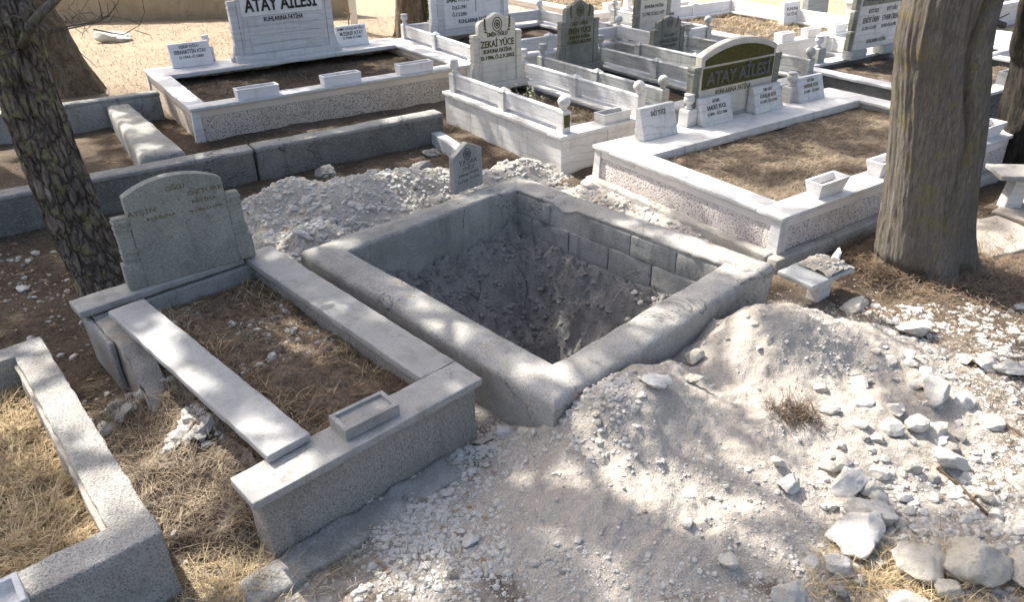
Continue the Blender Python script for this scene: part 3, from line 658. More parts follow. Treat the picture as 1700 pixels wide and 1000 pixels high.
_V = np.array([v.co for v in fsoil.data.vertices]); kk = np.clip((.42 - _V[:, 0]) / .3, 0, 1); _V[:, 2] -= .2 * kk * np.clip((1.7 - _V[:, 1]) / .3, 0, 1)
fsoil.data.vertices.foreach_set('co', _V.astype(np.float32).ravel())
def fsz(x, y):
    return fsf(x, y) - .2 * np.clip((.42 - x) / .3, 0, 1) * np.clip((1.7 - y) / .3, 0, 1)
# earth spilling out of the broken left side
def spill(x, y):
    k = np.clip((x + .42) / .62, 0, 1); return -.07 + .23 * k ** 1.2 * np.clip((1.9 - y) / .4, 0, 1) * np.clip((y - .1) / .2, .2, 1) + .03 * fbm(xyz(x, y), 5, 4, 66) + .012 * fbm(xyz(x, y), 22, 3, 67)
height_sheet('spilled_earth', -.45, .22, .1, 1.95, .025, spill, 'soil_pale', fg)
pp = uni(3600, .2, FU - .25, .25, FV - .25); c = fbm(xyz(pp[:, 0], pp[:, 1]), 2.6, 3, 68) > .22; pp = pp[c]
gravel('pebbles', np.column_stack([pp, fsz(pp[:, 0], pp[:, 1])]), RNG.gamma(1.5, .0045, len(pp)) + .002, 'limestone', None, parent=fg)
pp = uni(3200, -.42, .2, .12, 1.75); c = fbm(xyz(pp[:, 0], pp[:, 1]), 3, 3, 69) > -.02; pp = pp[c]
gravel('pebbles', np.column_stack([pp, spill(pp[:, 0], pp[:, 1])]), RNG.gamma(2, .007, len(pp)) + .004, 'limestone', None, parent=fg)
pp = uni(9000, .15, FU - .2, .2, FV - .2); lying('pine_litter', np.column_stack([pp, 0 * pp[:, 0]]), RNG.uniform(.04, .13, len(pp)), .0028, 'needle_red', None, parent=fg, zf=fsz)
pp = uni(2200, .15, FU - .2, .2, FV - .2); c = fbm(xyz(pp[:, 0], pp[:, 1]), 3, 3, 70) > -.05; pp = pp[c]
strands('dry_grass', np.column_stack([pp, fsz(pp[:, 0], pp[:, 1])]), RNG.uniform(.05, .15, len(pp)), .003, RNG.uniform(.6, 1.5, len(pp)), 'straw', None, parent=fg)
cc = uni(45, -.42, .2, .12, 1.75); pp = cc[RNG.integers(0, len(cc), 900)] + RNG.normal(0, .028, (900, 2))
strands('dry_grass', np.column_stack([pp, spill(pp[:, 0], pp[:, 1])]), RNG.uniform(.06, .24, len(pp)), .003, RNG.uniform(.5, 1.5, len(pp)), 'straw_dull', None, parent=fg)
pp = uni(2400, -.44, .22, .1, 1.8); lying('stalk_litter', np.column_stack([pp, 0 * pp[:, 0]]), RNG.uniform(.05, .16, len(pp)), .003, 'straw_dull', None, parent=fg, zf=spill)

# the loose left coping slab, slipped off its wall and lying askew
A0, A1 = W(481, 744, .43), W(210, 509, .435); d = A1 - A0
ls = rbox('loose_slab', 'slab_grey', None, 0, d.length, -.105, .105, 0, .042, .006, .03, .003, 12, 11)
ls.location = (A0.x, A0.y, .405); ls.rotation_euler = (0, 0, math.atan2(d.y, d.x))
tag(ls, 'long loose grey stone slab slipped askew along the left side of the foreground grave', 'stone slab')
p = W(607, 698, FH); trough('weathered grey flower trough on the front coping of the foreground grave', (p.x, p.y, FH), FA - R(2), .29, .15, .062, .0, 'coping_grey', soil=False, deep=.72)

# its headstone
hs = thing('headstone', 'weathered grey arched headstone with side piers and faint carved lettering, beside the leaning pine', 'headstone', (0, 0, 0), R(38))
a, b = W(232, 480, FH + .016), W(408, 430, FH + .016); cpt = (a + b) / 2; wd = (b - a).length
hs.location = (cpt.x, cpt.y, FH + .016); hs.rotation_euler = (R(-4), 0, math.atan2((b - a).y, (b - a).x))
hw = wd * .87
o = MB().prism_y(arch_pts(hw, .575, .075), 0, .085).build('slab', 'headstone_grey', hs, bevel=.004); o.location.x = .01
for sd in (-1, 1):
    w_ = .085; x = .01 + sd * (hw / 2 + w_ / 2 + .002); pl = rbox('pilaster', 'headstone_grey', hs, x - w_ / 2, x + w_ / 2, .005, .08, 0, .46, .004, .05, .002, 12, 3)
    rbox('pier_foot', 'headstone_grey', pl, x - w_ / 2 - .018 * (sd < 0) - .004, x + w_ / 2 + .018 * (sd > 0) + .004, -.004, .088, 0, .17, .01, .05, .003, 12, 4)
    for zz in (.43, .39, .24, .20): rbox('moulding', 'headstone_grey', pl, x - w_ / 2 - .006, x + w_ / 2 + .006, -.002, .086, zz - .01, zz + .01, .004, fine=False)
for s, x, z, sz, w_ in (('OĞLU', .02, .56, .042, .11), ('ÖZTÜRK', .19, .505, .042, .22), ('AYŞİN', -.2, .455, .04, .16), ('FATİHA', .17, .45, .032, .15), ('RUHUNA', -.1, .405, .032, .17), ('D.1926 Ö.1975', .17, .395, .026, .2)):
    text(hs, s, sz, x, -.0012, z, 'letter_worn', width=w_, bold=.0)

# ------------------------------------------------------------------ grave at the lower left edge (terrazzo kerb)
bg = thing('grave_surround', 'low speckled terrazzo kerb round a straw-filled grave at the lower left edge', 'grave surround', (-1.44, 2.16, 0), R(41.0))
BL, BW = 1.97, 2.2
rbox('kerb', 'terrazzo', bg, -.16, 0, .12, BL, -.14, .33, .010, .025, .005, 14, 1)
rbox('kerb', 'terrazzo', bg, -BW, .002, -.02, .15, -.16, .335, .010, .025, .005, 14, 2)
rbox('kerb', 'terrazzo', bg, -BW, -.002, BL - .13, BL + .012, -.14, .335, .008, .05, .004, 9, 3)
rbox('inner_render', 'lime_rubble', bg, -.178, -.155, .16, BL - .14, -.1, .29, .006, .05, .01, 9, 4)
bso, bsf = soil_sheet(bg, -BW, -.14, .13, BL - .1, .12, 'soil_brown', .03, 81, .05)
cc = uni(230, -1.3, -.2, .18, BL - .17); pp = cc[RNG.integers(0, len(cc), 8500)] + RNG.normal(0, .03, (8500, 2)); pp[:, 0] = np.minimum(pp[:, 0], -.19); pp = np.vstack([pp, uni(2500, -1.3, -.17, .15, BL - .14)])
strands('dry_grass', np.column_stack([pp, bsf(pp[:, 0], pp[:, 1])]), RNG.uniform(.07, .22, len(pp)), .0034, RNG.uniform(.5, 1.55, len(pp)), 'straw', None, parent=bg)
pp = uni(5000, -1.3, -.17, .15, BL - .14); lying('straw_litter', np.column_stack([pp, 0 * pp[:, 0]]), RNG.uniform(.06, .2, len(pp)), .0036, 'straw', None, parent=bg, zf=bsf, dz=.02)
pp = uni(900, -1.3, -.17, .15, BL - .14); lying('dead_leaves', np.column_stack([pp, 0 * pp[:, 0]]), RNG.uniform(.02, .05, len(pp)), .016, 'dead_leaf', None, parent=bg, zf=bsf, dz=.03)
p = W(-40, 1045, .335); pv = trough('pale marble flower trough on the kerb at the lower left corner', (p.x + .0, p.y + .0, .337), R(41), .34, .16, .09, .0, 'marble_blue', soil=False)

# ------------------------------------------------------------------ right grave (white coping, mossy headstone)
RO_, RA, RU, RV, RH = (2.00, 5.01), R(33.8), 3.62, 2.18, .40
rg, rsf = surround('grave_surround', 'wide white coped grave with pebbledash sides beside the big grey trunk', RO_, RA, RU, RV, RH, .24, .035, .03, .14, 'pebble_white', 'plaster_white', 'marble_white', .075, True, .10, -.09, 'soil_tan', 3)
rbox('head_step', 'marble_white', rg, .02, RU - .02, RV - .56, RV - .242, RH - .08, RH + .003, .004, .2, .001, 5, 4)
pp = uni(9000, .2, RU - .2, .2, RV - .55); lying('pine_litter', np.column_stack([pp, 0 * pp[:, 0]]), RNG.uniform(.06, .16, len(pp)), .0035, 'straw_dull', None, parent=rg, zf=rsf)
pp = uni(1600, .2, 1.4, .2, RV - .55); strands('dry_grass', np.column_stack([pp, rsf(pp[:, 0], pp[:, 1])]), RNG.uniform(.03, .1, len(pp)), .0035, RNG.uniform(.8, 1.5, len(pp)), 'straw_dull', None, parent=rg)
def rp(x, y, z=RH): # right grave frame to world
    c, s = math.cos(RA), math.sin(RA); return (RO_[0] + x * c - y * s, RO_[1] + x * s + y * c, z)
for k, (u, v, lb) in enumerate([(1371, 322, 'pale flared flower trough on the white coping nearest its front corner'), (1468, 287, 'pale flared flower trough half hidden by the left edge of the big trunk'), (1632, 226, 'pale flared flower trough showing to the right of the big trunk')]):
    q = local(rg, W(u, v, RH)); trough(lb, rp(q.x, .125, RH + .001), RA, .36, .16, .13, .03, 'marble_clean', 'flower troughs on the right grave', soil=True)
def onplane(g, u, v, z): return local(g, W(u, v, z))
NP = [((1069, 235), (1126, 221), .29, [('SAİT YÜCE', .065, .72, .19)], 'blank-bottomed white name stone, leftmost on the right grave, one line of text', 'marble_white', 'letter_black'),
      ((1167, 211), (1219, 199), .26, [('ALİ KIZI', .04, .80, .10), ('SAADET YÜCE', .06, .55, .27), ('D.1849 – Ö.2.7.1940', .04, .34, .28)], 'white name stone in front of the left end of the mossy headstone', 'marble_white', 'letter_black'),
      ((1255, 190), (1301, 179), .26, [('TÜRK OĞLU', .04, .80, .14), ('ATAULLAH ATAY', .06, .55, .26), ('D.7.1877 – Ö.1.12.1942', .04, .36, .27)], 'white name stone in front of the right end of the mossy headstone', 'marble_white', 'letter_worn'),
      ((1326, 171), (1372, 162), .25, [('SAİT KIZI', .04, .80, .12), ('SAHSENE ATAY', .055, .56, .25), ('D.7.1877 – Ö.7.3.1974', .04, .36, .26)], 'greyer name stone standing apart near the back corner of the right grave', 'marble_blue', 'letter_worn')]
for (a, b, H, lines, lb, mt, lm) in NP:
    A, B = onplane(rg, *a, RH + .004), onplane(rg, *b, RH + .004); wd = max(.3, (B - A).length); x = (A.x + B.x) / 2
    plate(lb, rp(x, (A.y + B.y) / 2, RH + .004), RA, wd, H, lines, .14, .05, mt, lm, group='name stones on the right grave')
A, B = onplane(rg, 1171, 208, RH), onplane(rg, 1292, 178, RH)
xm, wd = 1.83, 1.12
mh = thing('headstone', 'broad arched white headstone overgrown with green moss across its top', 'headstone', rp(xm, RV - .105, RH + .004), RA)
MB().prism_y(arch_pts(wd, .655, .125, 16), 0, .09).build('slab', 'marble_stained', mh, bevel=.006)
ap = arch_pts(wd - .10, .615, .10, 16)
P2 = [(x, z) for x, z in ap[1:-1]]
MB().prism_y([(-(wd - .10) / 2, .56)] + P2 + [((wd - .10) / 2, .56)], -.012, .01).build('moss_panel', 'moss', mh)
MB().prism_y([(-(wd - .06) / 2, .33), (-(wd - .06) / 2, .535), ((wd - .06) / 2, .535), ((wd - .06) / 2, .33)], -.010, .01).build('moss_panel', 'moss', mh)
text(mh, 'ATAY AİLESİ', .18, 0, -.014, .37, 'letter_carved', width=wd * .86, bold=.02, depth=.02)
text(mh, 'RUHLARINA FATİHA', .075, -.05, -.0015, .25, 'letter_worn', width=wd * .48, bold=.02)
for sd in (-1, 1): pilaster(mh, sd * (wd / 2 + .05), 0, .56, .09, .085, .0, 'mossy_grey', True, sd)
MB().box(-wd / 2 - .1, wd / 2 + .1, -.012, .1, -.002, .035).build('plinth', 'marble_old', mh, bevel=.004)
for u, v, lb in ((1140, 208, 'stone urn on a short post at the left end of the mossy headstone'), (1309, 168, 'stone urn on a short post at the right end of the mossy headstone')):
    q = onplane(rg, u, v, RH); g = thing('urn_post', lb, 'urn', rp(q.x, min(q.y, RV - .08), RH + .004), RA, 'urns of the right grave'); post(g, 0, 0, 0, .165, .13, 'urn', 'marble_white')

# ------------------------------------------------------------------ left grave (family plot)
LO, LA, LU, LV, LH = (-3.59, 8.34), R(33.8), 3.75, 2.55, .40
lg, lsf = surround('grave_surround', 'wide white coped grave with cream pebbledash front behind the long low wall', LO, LA, LU, LV, LH, .22, .035, .03, .14, 'pebble_cream', 'plaster_cream', 'marble_blue', .085, True, 0, -.16, 'soil_brown', 5)
rbox('head_step', 'marble_blue', lg, .02, LU - .02, LV - .62, LV - .222, LH - .05, LH + .003, .004, .2, .001, 5, 4)
pp = uni(3600, .2, LU - .2, .2, LV - .3); lying('pine_litter', np.column_stack([pp, 0 * pp[:, 0]]), RNG.uniform(.07, .18, len(pp)), .005, 'litter', None, parent=lg, zf=lsf)
pp = uni(1100, .2, LU - .2, .2, LV - .3); strands('dry_grass', np.column_stack([pp, lsf(pp[:, 0], pp[:, 1])]), RNG.uniform(.04, .14, len(pp)), .004, RNG.uniform(.5, 1.4, len(pp)), 'straw_dull', None, parent=lg)
def lp(x, y, z=LH): c, s = math.cos(LA), math.sin(LA); return (LO[0] + x * c - y * s, LO[1] + x * s + y * c, z)
for (u0, u1, v, lb) in ((394, 463, 160, 'white flower trough, leftmost of three on the cream pebbledash grave'), (536, 598, 138, 'white flower trough, middle one of three on the cream pebbledash grave'), (661, 718, 119, 'white flower trough, rightmost of three on the cream pebbledash grave')):
    q = onplane(lg, (u0 + u1) / 2, v, LH); trough(lb, lp(q.x, .11, LH + .001), LA, .50, .16, .12, .008, 'marble_clean', 'flower troughs on the left grave')
NP = [((289, 114), (355, 105), .30, [('EŞREF OĞLU', .05, .80, .26), ('SEBAHATTİN ATAY', .072, .56, .43), ('D.1943–Ö.2000', .05, .36, .32)], 'white name stone at the left end of the cream grave, left of the tall headstone'),
      ((431, 95), (492, 86), .28, [('ABDULKADİR KIZI', .05, .80, .30), ('HANİFE ATAY', .075, .54, .36), ('D.1921–Ö.1991', .05, .35, .30)], 'white name stone leaning in front of the tall white headstone'),
      ((562, 78), (614, 72), .28, [('AHMET ATAULLAH OĞLU', .05, .80, .44), ('M.EŞREF ATAY', .075, .54, .38), ('D.1908–Ö.1983', .05, .35, .30)], 'white name stone at the right end of the cream grave')]
for (a, b, H, lines, lb) in NP:
    A, B = onplane(lg, *a, LH + .004), onplane(lg, *b, LH + .004); plate(lb, lp((A.x + B.x) / 2, (A.y + B.y) / 2, LH + .004), LA, (B - A).length, H, lines, .15, .06, 'marble_clean', group='name stones on the left grave')
A, B = onplane(lg, 380, 88, LH), onplane(lg, 528, 73, LH); xm, wd = (A.x + B.x) / 2, (B - A).length * .95
wh = thing('headstone', 'tall white panelled family headstone with large black lettering at the upper left', 'headstone', lp(xm, LV - .36, LH + .004), LA)
MB().prism_y(arch_pts(wd, .98, .12, 14), 0, .10).build('slab', 'marble_blue', wh, bevel=.006)
for k in range(4):
    rbox('panel', 'marble_blue', wh, -wd / 2 + .12, wd / 2 - .12, -.012, .02, .09 + k * .12, .09 + k * .12 + .114, .005, fine=False)
rbox('name_panel', 'marble_clean', wh, -wd / 2 + .05, wd / 2 - .05, -.014, .02, .585, .93, .005, fine=False)
text(wh, 'ATAY AİLESİ', .24, 0, -.018, .645, 'letter_black', width=wd * .82, bold=.022, depth=.012)
text(wh, 'RUHLARINA FATİHA', .085, 0, -.0145, .50, 'letter_black', width=wd * .45, bold=.02)
for sd in (-1, 1): pilaster(wh, sd * (wd / 2 + .055), 0, .80, .10, .10, .0, 'marble_blue', True, sd)
MB().box(-wd / 2 - .14, wd / 2 + .14, -.10, .14, -.002, .085).build('plinth', 'marble_blue', wh, bevel=.004)
for u, v, lb in ((352, 103, 'white urn post at the left side of the tall panelled headstone'), (546, 78, 'white urn post at the right side of the tall panelled headstone')):
    q = onplane(lg, u, v, LH); g = thing('urn_post', lb, 'urn', lp(q.x, q.y + .12, LH + .004), LA, 'urns of the left grave'); post(g, 0, 0, 0, .20, .14, 'urn', 'marble_blue', 'marble_clean')

# ------------------------------------------------------------------ graves with railings
def railed(name, label, O, a, u, v, zc, mat, mat_rail, posts, ins=.12, ph=.22, rh=.17, rz=.045, soilm='soil_brown', seed=1, panel=True, front_gap=True, capm=None, backrail=False, npan=4, rails=('L', 'R', 'F', 'B')):
    """zc = level of the cap slab; posts: corner finials FL, FR, BR, BL"""
    g = thing(name, label, 'grave surround', (O[0], O[1], 0), a); ct, e = .04, .025; capm = capm or mat
    if panel:
        for k in range(npan):  # marble facing panels on the long sides, two on the short ones
            y0, y1 = e + (v - 2 * e) * k / npan, e + (v - 2 * e) * (k + 1) / npan
            rbox('panel', mat, g, e, e + .04, y0 + .002, y1 - .002, -.1, zc - ct, .003, fine=False)
            rbox('panel', mat, g, u - e - .04, u - e, y0 + .002, y1 - .002, -.1, zc - ct, .003, fine=False)
        for k in range(2):
            x0, x1 = e + .042 + (u - 2 * e - .084) * k / 2, e + .042 + (u - 2 * e - .084) * (k + 1) / 2
            rbox('panel', mat, g, x0 + .002 - (.04 if k == 0 else 0), x1 - .002 + (.04 if k else 0), e - .003, e + .037, -.1, zc - ct, .003, fine=False)
            rbox('panel', mat, g, x0 + .002, x1 - .002, v - e - .04, v - e, -.1, zc - ct, .003, fine=False)
    cw = .24
    for (x0, x1, y0, y1) in ((0, u, 0, cw), (u - cw, u, cw + .002, v - cw - .002), (0, u, v - cw, v), (0, cw, cw + .002, v - cw - .002)):
        rbox('cap_slab', capm, g, x0, x1, y0, y1, zc - ct, zc, .005, .3, .001, 5, seed)
    c = [(ins, ins), (u - ins, ins), (u - ins, v - ins), (ins, v - ins)]; w = .105
    for (x, y), tp in zip(c, posts):
        if tp: post(g, x, y, zc + .001, ph, w, tp, mat)
    a_ = w / 2
    if 'L' in rails:
        post(g, ins, v / 2, zc + .001, ph + .02, w, 'cap', mat)
        rail(g, ins, ins + a_, ins, v / 2 - a_, zc + rz, rh, .055, mat_rail); rail(g, ins, v / 2 + a_, ins, v - ins - a_, zc + rz, rh, .055, mat_rail)
    if 'R' in rails:
        post(g, u - ins, v / 2, zc + .001, ph + .02, w, 'cap', mat)
        rail(g, u - ins, ins + a_, u - ins, v / 2 - a_, zc + rz, rh, .055, mat_rail); rail(g, u - ins, v / 2 + a_, u - ins, v - ins - a_, zc + rz, rh, .055, mat_rail)
    if 'B' in rails: rail(g, ins + a_, v - ins, u - ins - a_, v - ins, zc + rz, rh, .055, mat_rail)
    if 'F' in rails:
        if u > 1.8:
            post(g, u / 2, ins, zc + .001, ph + .02, w, 'cap', mat)
            rail(g, ins + a_, ins, u / 2 - a_, ins, zc + rz, rh, .055, mat_rail); rail(g, u / 2 + a_, ins, u - ins - a_, ins, zc + rz, rh, .055, mat_rail)
        else: rail(g, ins + a_, ins, u - ins - a_, ins, zc + rz, rh, .055, mat_rail)
    so_, f = soil_sheet(g, cw - .05, u - cw + .05, cw - .05, v - cw + .05, zc - .09, soilm, .02, seed)
    return g, f
def gp(g, x, y, z):
    a = g.rotation_euler[2]; return (g.location.x + x * math.cos(a) - y * math.sin(a), g.location.y + x * math.sin(a) + y * math.cos(a), z)
def rose_stone(label, g, x, y, z, w, h, lines, mat, lm, foot=True, ph=.62):
    t = thing('headstone', label, 'headstone', gp(g, x, y, z), g.rotation_euler[2])
    MB().box(-w / 2 - .13, w / 2 + .13, -.07, .13, 0, .045).build('step', mat, t, bevel=.004)
    MB().box(-w / 2 - .10, w / 2 + .10, -.04, .12, .045, .08).build('step', mat, t, bevel=.004)
    MB().prism_y([(p, q + .08) for p, q in ogee_pts(w, h - .08)], 0, .075).build('slab', mat, t, bevel=.005)
    for sd in (-1, 1): pilaster(t, sd * (w / 2 + .042), .08, h * ph, .075, .075, -.006, mat, foot, sd)
    emblem(t, 0, -.001, h * .86, w * .13, lm)
    for sd in (-1, 1): sprig(t, sd * w * .26, -.001, h * .84, w * .13, sd, lm)
    for s, sz, k, wd in lines: text(t, s, sz, 0, -.0015, h * k, lm, width=wd, bold=.02, depth=.006)
    return t
zg, zsf = railed('grave_surround', 'white marble railed grave with ball finials, directly behind the pit', (.51, 7.07), R(34.5), 1.24, 2.31, .40, 'marble_white', 'marble_blue', ('ball', 'ball', 'urn', 'urn'), rails=('L', 'R'), soilm='soil_pale', seed=11)
rose_stone('white rose-topped headstone with mossy olive lettering on the marble grave behind the pit', zg, .60, 1.98, .402, .52, .86, [('EMİN OĞLU', .065, .71, .28), ('ZEKAİ YÜCE', .105, .575, .47), ('RUHUNA FATİHA', .065, .495, .40), ('D.1986,Ö.2.9.2002', .06, .415, .47)], 'marble_stained', 'moss', True, .66)
q = onplane(zg, 1005, 196, .40); trough('white flower trough on the marble grave behind the pit', gp(zg, q.x, .13, .401), R(34.5), .37, .17, .10, .008, 'marble_white')
pp = uni(700, .25, 1.0, .25, 1.7); strands('dry_grass', np.column_stack([pp, zsf(pp[:, 0], pp[:, 1])]), RNG.uniform(.04, .14, len(pp)), .004, RNG.uniform(.4, 1.4, len(pp)), 'straw', None, parent=zg)
o = mesh_np('moss_patch', *(lambda n: (np.column_stack([RNG.uniform(-.045, .045, n * 3), RNG.uniform(-.004, 0, n * 3), RNG.uniform(.05, .19, n * 3)]), np.arange(n * 3).reshape(-1, 3)))(60), 'moss', False, zg); o.location = (.12, .067, .40)
weed = thing('weed_plant', 'pale dry branching weed growing inside the marble grave behind the pit', 'plant', gp(zg, .45, 1.35, .32), 0)
m, lf = MB(), MB()
for k in range(22):
    a, t_ = random.uniform(0, 6.28), random.uniform(.1, .75); L = random.uniform(.14, .36); p0 = Vector((random.uniform(-.12, .22), random.uniform(-.22, .1), 0)); d = Vector((math.cos(a) * math.sin(t_), math.sin(a) * math.sin(t_), math.cos(t_)))
    pts = [p0 + d * L * j / 4 + Vector((0, 0, -.03 * (j / 4) ** 2)) for j in range(5)]; m.tube(pts, [.003, .0028, .0025, .002, .0012], 4)
    for j in range(14):
        q = pts[random.randint(1, 4)] + Vector((random.uniform(-.03, .03), random.uniform(-.03, .03), random.uniform(-.03, .03))); s = random.uniform(.006, .014); e1 = Vector((random.uniform(-1, 1), random.uniform(-1, 1), random.uniform(-1, 1))).normalized() * s; e2 = e1.orthogonal().normalized() * s * .6
        lf.add([q - e1, q + e2, q + e1, q - e2], [(0, 1, 2, 3)])
m.build('stem', 'weed', weed); lf.build('leaves', 'weed', weed)

eg, esf = railed('grave_surround', 'grey mossy railed grave just right of the marble grave behind the pit', (1.66, 8.02), R(34.0), 1.22, 2.45, .36, 'marble_old', 'marble_old', ('ball', 'ball', 'urn', 'urn'), rails=('L', 'R'), seed=12)
rose_stone('rose-topped headstone with dark moss lettering on the mossy railed grave', eg, .58, 2.14, .362, .47, .88, [('SAİT OĞLU', .06, .66, .26), ('EMİN YÜCE', .10, .545, .37), ('RUHUNA FATİHA', .06, .47, .34), ('D.1926,Ö.10.2.1995', .06, .40, .40)], 'mossy_grey', 'moss', True, .64)
gg, _ = railed('grave_surround', 'grey mossy railed grave behind the moss-topped headstone', (3.02, 8.98), R(34.0), 1.18, 2.35, .34, 'marble_old', 'marble_old', ('cap', 'ball', 'urn', 'cap'), rails=('L', 'R'), seed=13)
rose_stone('small dark grey arched headstone with an oval emblem and faded text', gg, .50, 2.05, .30, .45, .60, [('SAİT KIZI', .05, .55, .2), ('GÜNNAZ ÖREN', .075, .41, .36), ('RUHUNA FATİHA', .05, .31, .30)], 'mossy_grey', 'letter_carved', False, .6)
ygO = W(1190, 66, .38)
yg, _ = railed('grave_surround', 'dark railed grave with a ball finial behind the small dark headstone', (ygO.x - 1.05, ygO.y - .75), R(33.5), 1.25, 2.4, .38, 'marble_old', 'marble_blue', ('cap', 'ball', 'urn', 'urn'), rails=('L', 'R', 'F'), seed=14)
yt = thing('headstone', 'tall narrow white headstone with black text cut off by the top edge', 'headstone', (W(1082, 62, .38).x, W(1082, 62, .38).y, .38), R(33.5))
MB().prism_y(arch_pts(.56, .92, .1), 0, .08).build('slab', 'marble_stained', yt, bevel=.005)
for sd in (-1, 1): pilaster(yt, sd * .325, 0, .7, .08, .08, 0, 'mossy_grey', True, sd)
for s, sz, z, w_ in (('ETHEM ÖREN', .08, .70, .38), ('SEYİT ÖREN', .11, .57, .46), ('RUHUNA FATİHA', .07, .45, .40), ('D.1942 Ö.20.2.1977', .07, .34, .46)): text(yt, s, sz, 0, -.0015, z, 'letter_black', width=w_, bold=.015)

sg, ssf = railed('grave_surround', 'wide bluish white railed grave with dark soil at the top centre', (-.54, 10.62), R(32.0), 2.88, 2.42, .36, 'marble_blue', 'marble_blue', ('cap', 'ball', 'ball', 'urn'), rails=('L', 'R', 'F', 'B'), ph=.23, seed=15)
q = onplane(sg, 800, 45, .36); st = thing('headstone', 'wide white headstone with black text inside the bluish railed grave', 'headstone', gp(sg, 1.22, 2.05, .36), R(32.0))
MB().prism_y(arch_pts(1.25, .92, .1), 0, .09).build('slab', 'marble_blue', st, bevel=.005)
rbox('panel', 'marble_clean', st, -.5, .56, -.012, .02, .12, .88, .005, fine=False)
for sd in (-1, 1): pilaster(st, sd * .68, 0, .6, .1, .09, 0, 'marble_clean', True, sd)
for s, sz, x, z, w_ in (('GENERAL', .075, -.24, .66, .26), ('SAMİ ATAY', .12, -.24, .52, .44), ('D.6.5.1941', .08, -.22, .41, .26), ('Ö.7.3.2001', .08, -.22, .30, .27), ('RUHLARINA FATİHA', .09, .06, .185, .62)): text(st, s, sz, x, -.0145, z, 'letter_black', width=w_, bold=.018)
MB().box(.08, .088, -.015, -.011, .34, .66).build('divider', 'letter_black', st)

# Oren plot at the right
og, osf = surround('grave_surround', 'grey coped grave behind the big trunk with a two-name headstone', (4.96, 8.10), R(33.0), 2.75, 2.27, .40, .20, .035, .03, .14, 'concrete_dark', 'concrete_dark', 'marble_blue', .0, True, 0, -.10, 'soil_pale', 7, pilm='marble_blue')
pp = uni(2500, .2, 2.5, .2, 2.0); lying('pine_litter', np.column_stack([pp, 0 * pp[:, 0]]), RNG.uniform(.07, .18, len(pp)), .005, 'litter', None, parent=og, zf=osf)
A, B = onplane(og, 1367, 93, .4), onplane(og, 1455, 79, .4); xm, wd = (A.x + B.x) / 2, (B - A).length * .92
oh = thing('headstone', 'white two-column headstone with a lichened name band, left of the big trunk at the top', 'headstone', gp(og, xm, 1.99, .402), R(33.0))
rbox('slab', 'marble_white', oh, -wd / 2, wd / 2, 0, .09, .12, .99, .006, .2, .001, 5, 2)
MB().prism_y([(-wd / 2 + .03, .68), (wd / 2 - .03, .68), (wd / 2 - .03, .95), (-wd / 2 + .03, .95)], -.008, .01).build('name_band', 'mossy_grey', oh)
text(oh, 'ÖREN AİLESİ', .19, 0, -.012, .735, 'letter_carved', width=wd * .84, bold=.02, depth=.01)
for s, sz, x, z, w_ in (('SEYİT KIZI', .07, -.2, .58, .22), ('SEYİT OĞLU', .07, .22, .58, .24), ('SENİYE ÖREN', .10, -.22, .46, .36), ('ETHEM ÖREN', .10, .22, .46, .36), ('D.1921–Ö.1975', .06, -.22, .37, .30), ('D.1912–Ö.6.4.1982', .06, .22, .37, .34), ('RUHLARINA FATİHA', .07, .0, .19, .44)): text(oh, s, sz, x * wd, -.0015, z, 'letter_carved', width=w_ * wd, bold=.015)
for sd in (-1, 1):
    rbox('foot_block', 'marble_old', oh, sd * wd * .36 - .16, sd * wd * .36 + .16, -.03, .13, 0, .12, .004, fine=False)
    for z0, z1 in ((.13, .36), (.38, .62), (.64, .86)): rbox('side_block', 'mossy_grey', oh, sd * (wd / 2 + .045) - .042, sd * (wd / 2 + .045) + .042, .01, .085, z0, z1, .012, fine=False)
for u, v, lb in ((1354, 103, 'grey urn post at the left side of the two-column headstone'), (1461, 86, 'grey urn post at the right side of the two-column headstone')):
    q = onplane(og, u, v, .4); g = thing('urn_post', lb, 'urn', gp(og, q.x, q.y, .402), R(33), 'urns of the plot behind the trunk'); post(g, 0, 0, 0, .19, .15, 'urn', 'marble_old', 'marble_blue')
q = onplane(og, 1666, 136, .4); trough('grey flower trough on the coping right of the big trunk', gp(og, q.x, .12, .401), R(33), .30, .17, .14, .0, 'marble_old')

# ------------------------------------------------------------------ graves along the top edge
c = W(1368, 42, .5)
fgv, _ = surround('grave_surround', 'sunlit plain white marble plot with straw inside at the upper right', (W(1240, 68, .46).x + .3, W(1240, 68, .46).y - .3), R(33.0), 2.05, 2.7, .46, .2, .035, .02, .12, 'marble_clean', 'marble_clean', 'marble_clean', .0, False, 0, -.06, 'soil_pale', 8)
for x, lb in ((.35, 'white flower trough, leftmost on the sunlit plain marble plot'), (.95, 'white flower trough, middle one on the sunlit plain marble plot'), (1.6, 'white flower trough, rightmost on the sunlit plain marble plot')): trough(lb, gp(fgv, x, .1, .461), R(33), .30, .15, .12, .008, 'marble_clean', 'troughs of the sunlit plot')
pp = uni(2500, .15, 1.9, .15, 2.55); strands('dry_grass', np.column_stack([pp, 0 * pp[:, 0] + .39]), RNG.uniform(.05, .16, len(pp)), .007, RNG.uniform(.4, 1.5, len(pp)), 'straw', None, parent=fgv)
for (x0, y0, x1, y1) in ((.08, 2.62, 1.0, 2.62), (1.06, 2.62, 1.97, 2.62), (1.97, 1.4, 1.97, 2.56), (1.97, .12, 1.97, 1.32)): rail(fgv, x0, y0, x1, y1, .465, .17, .06, 'marble_clean')
for (x, y) in ((.05, 2.62), (1.03, 2.62), (1.97, 2.64), (1.97, 1.36), (1.97, .07)): post(fgv, x, y, .461, .22, .12, 'cap', 'marble_clean')
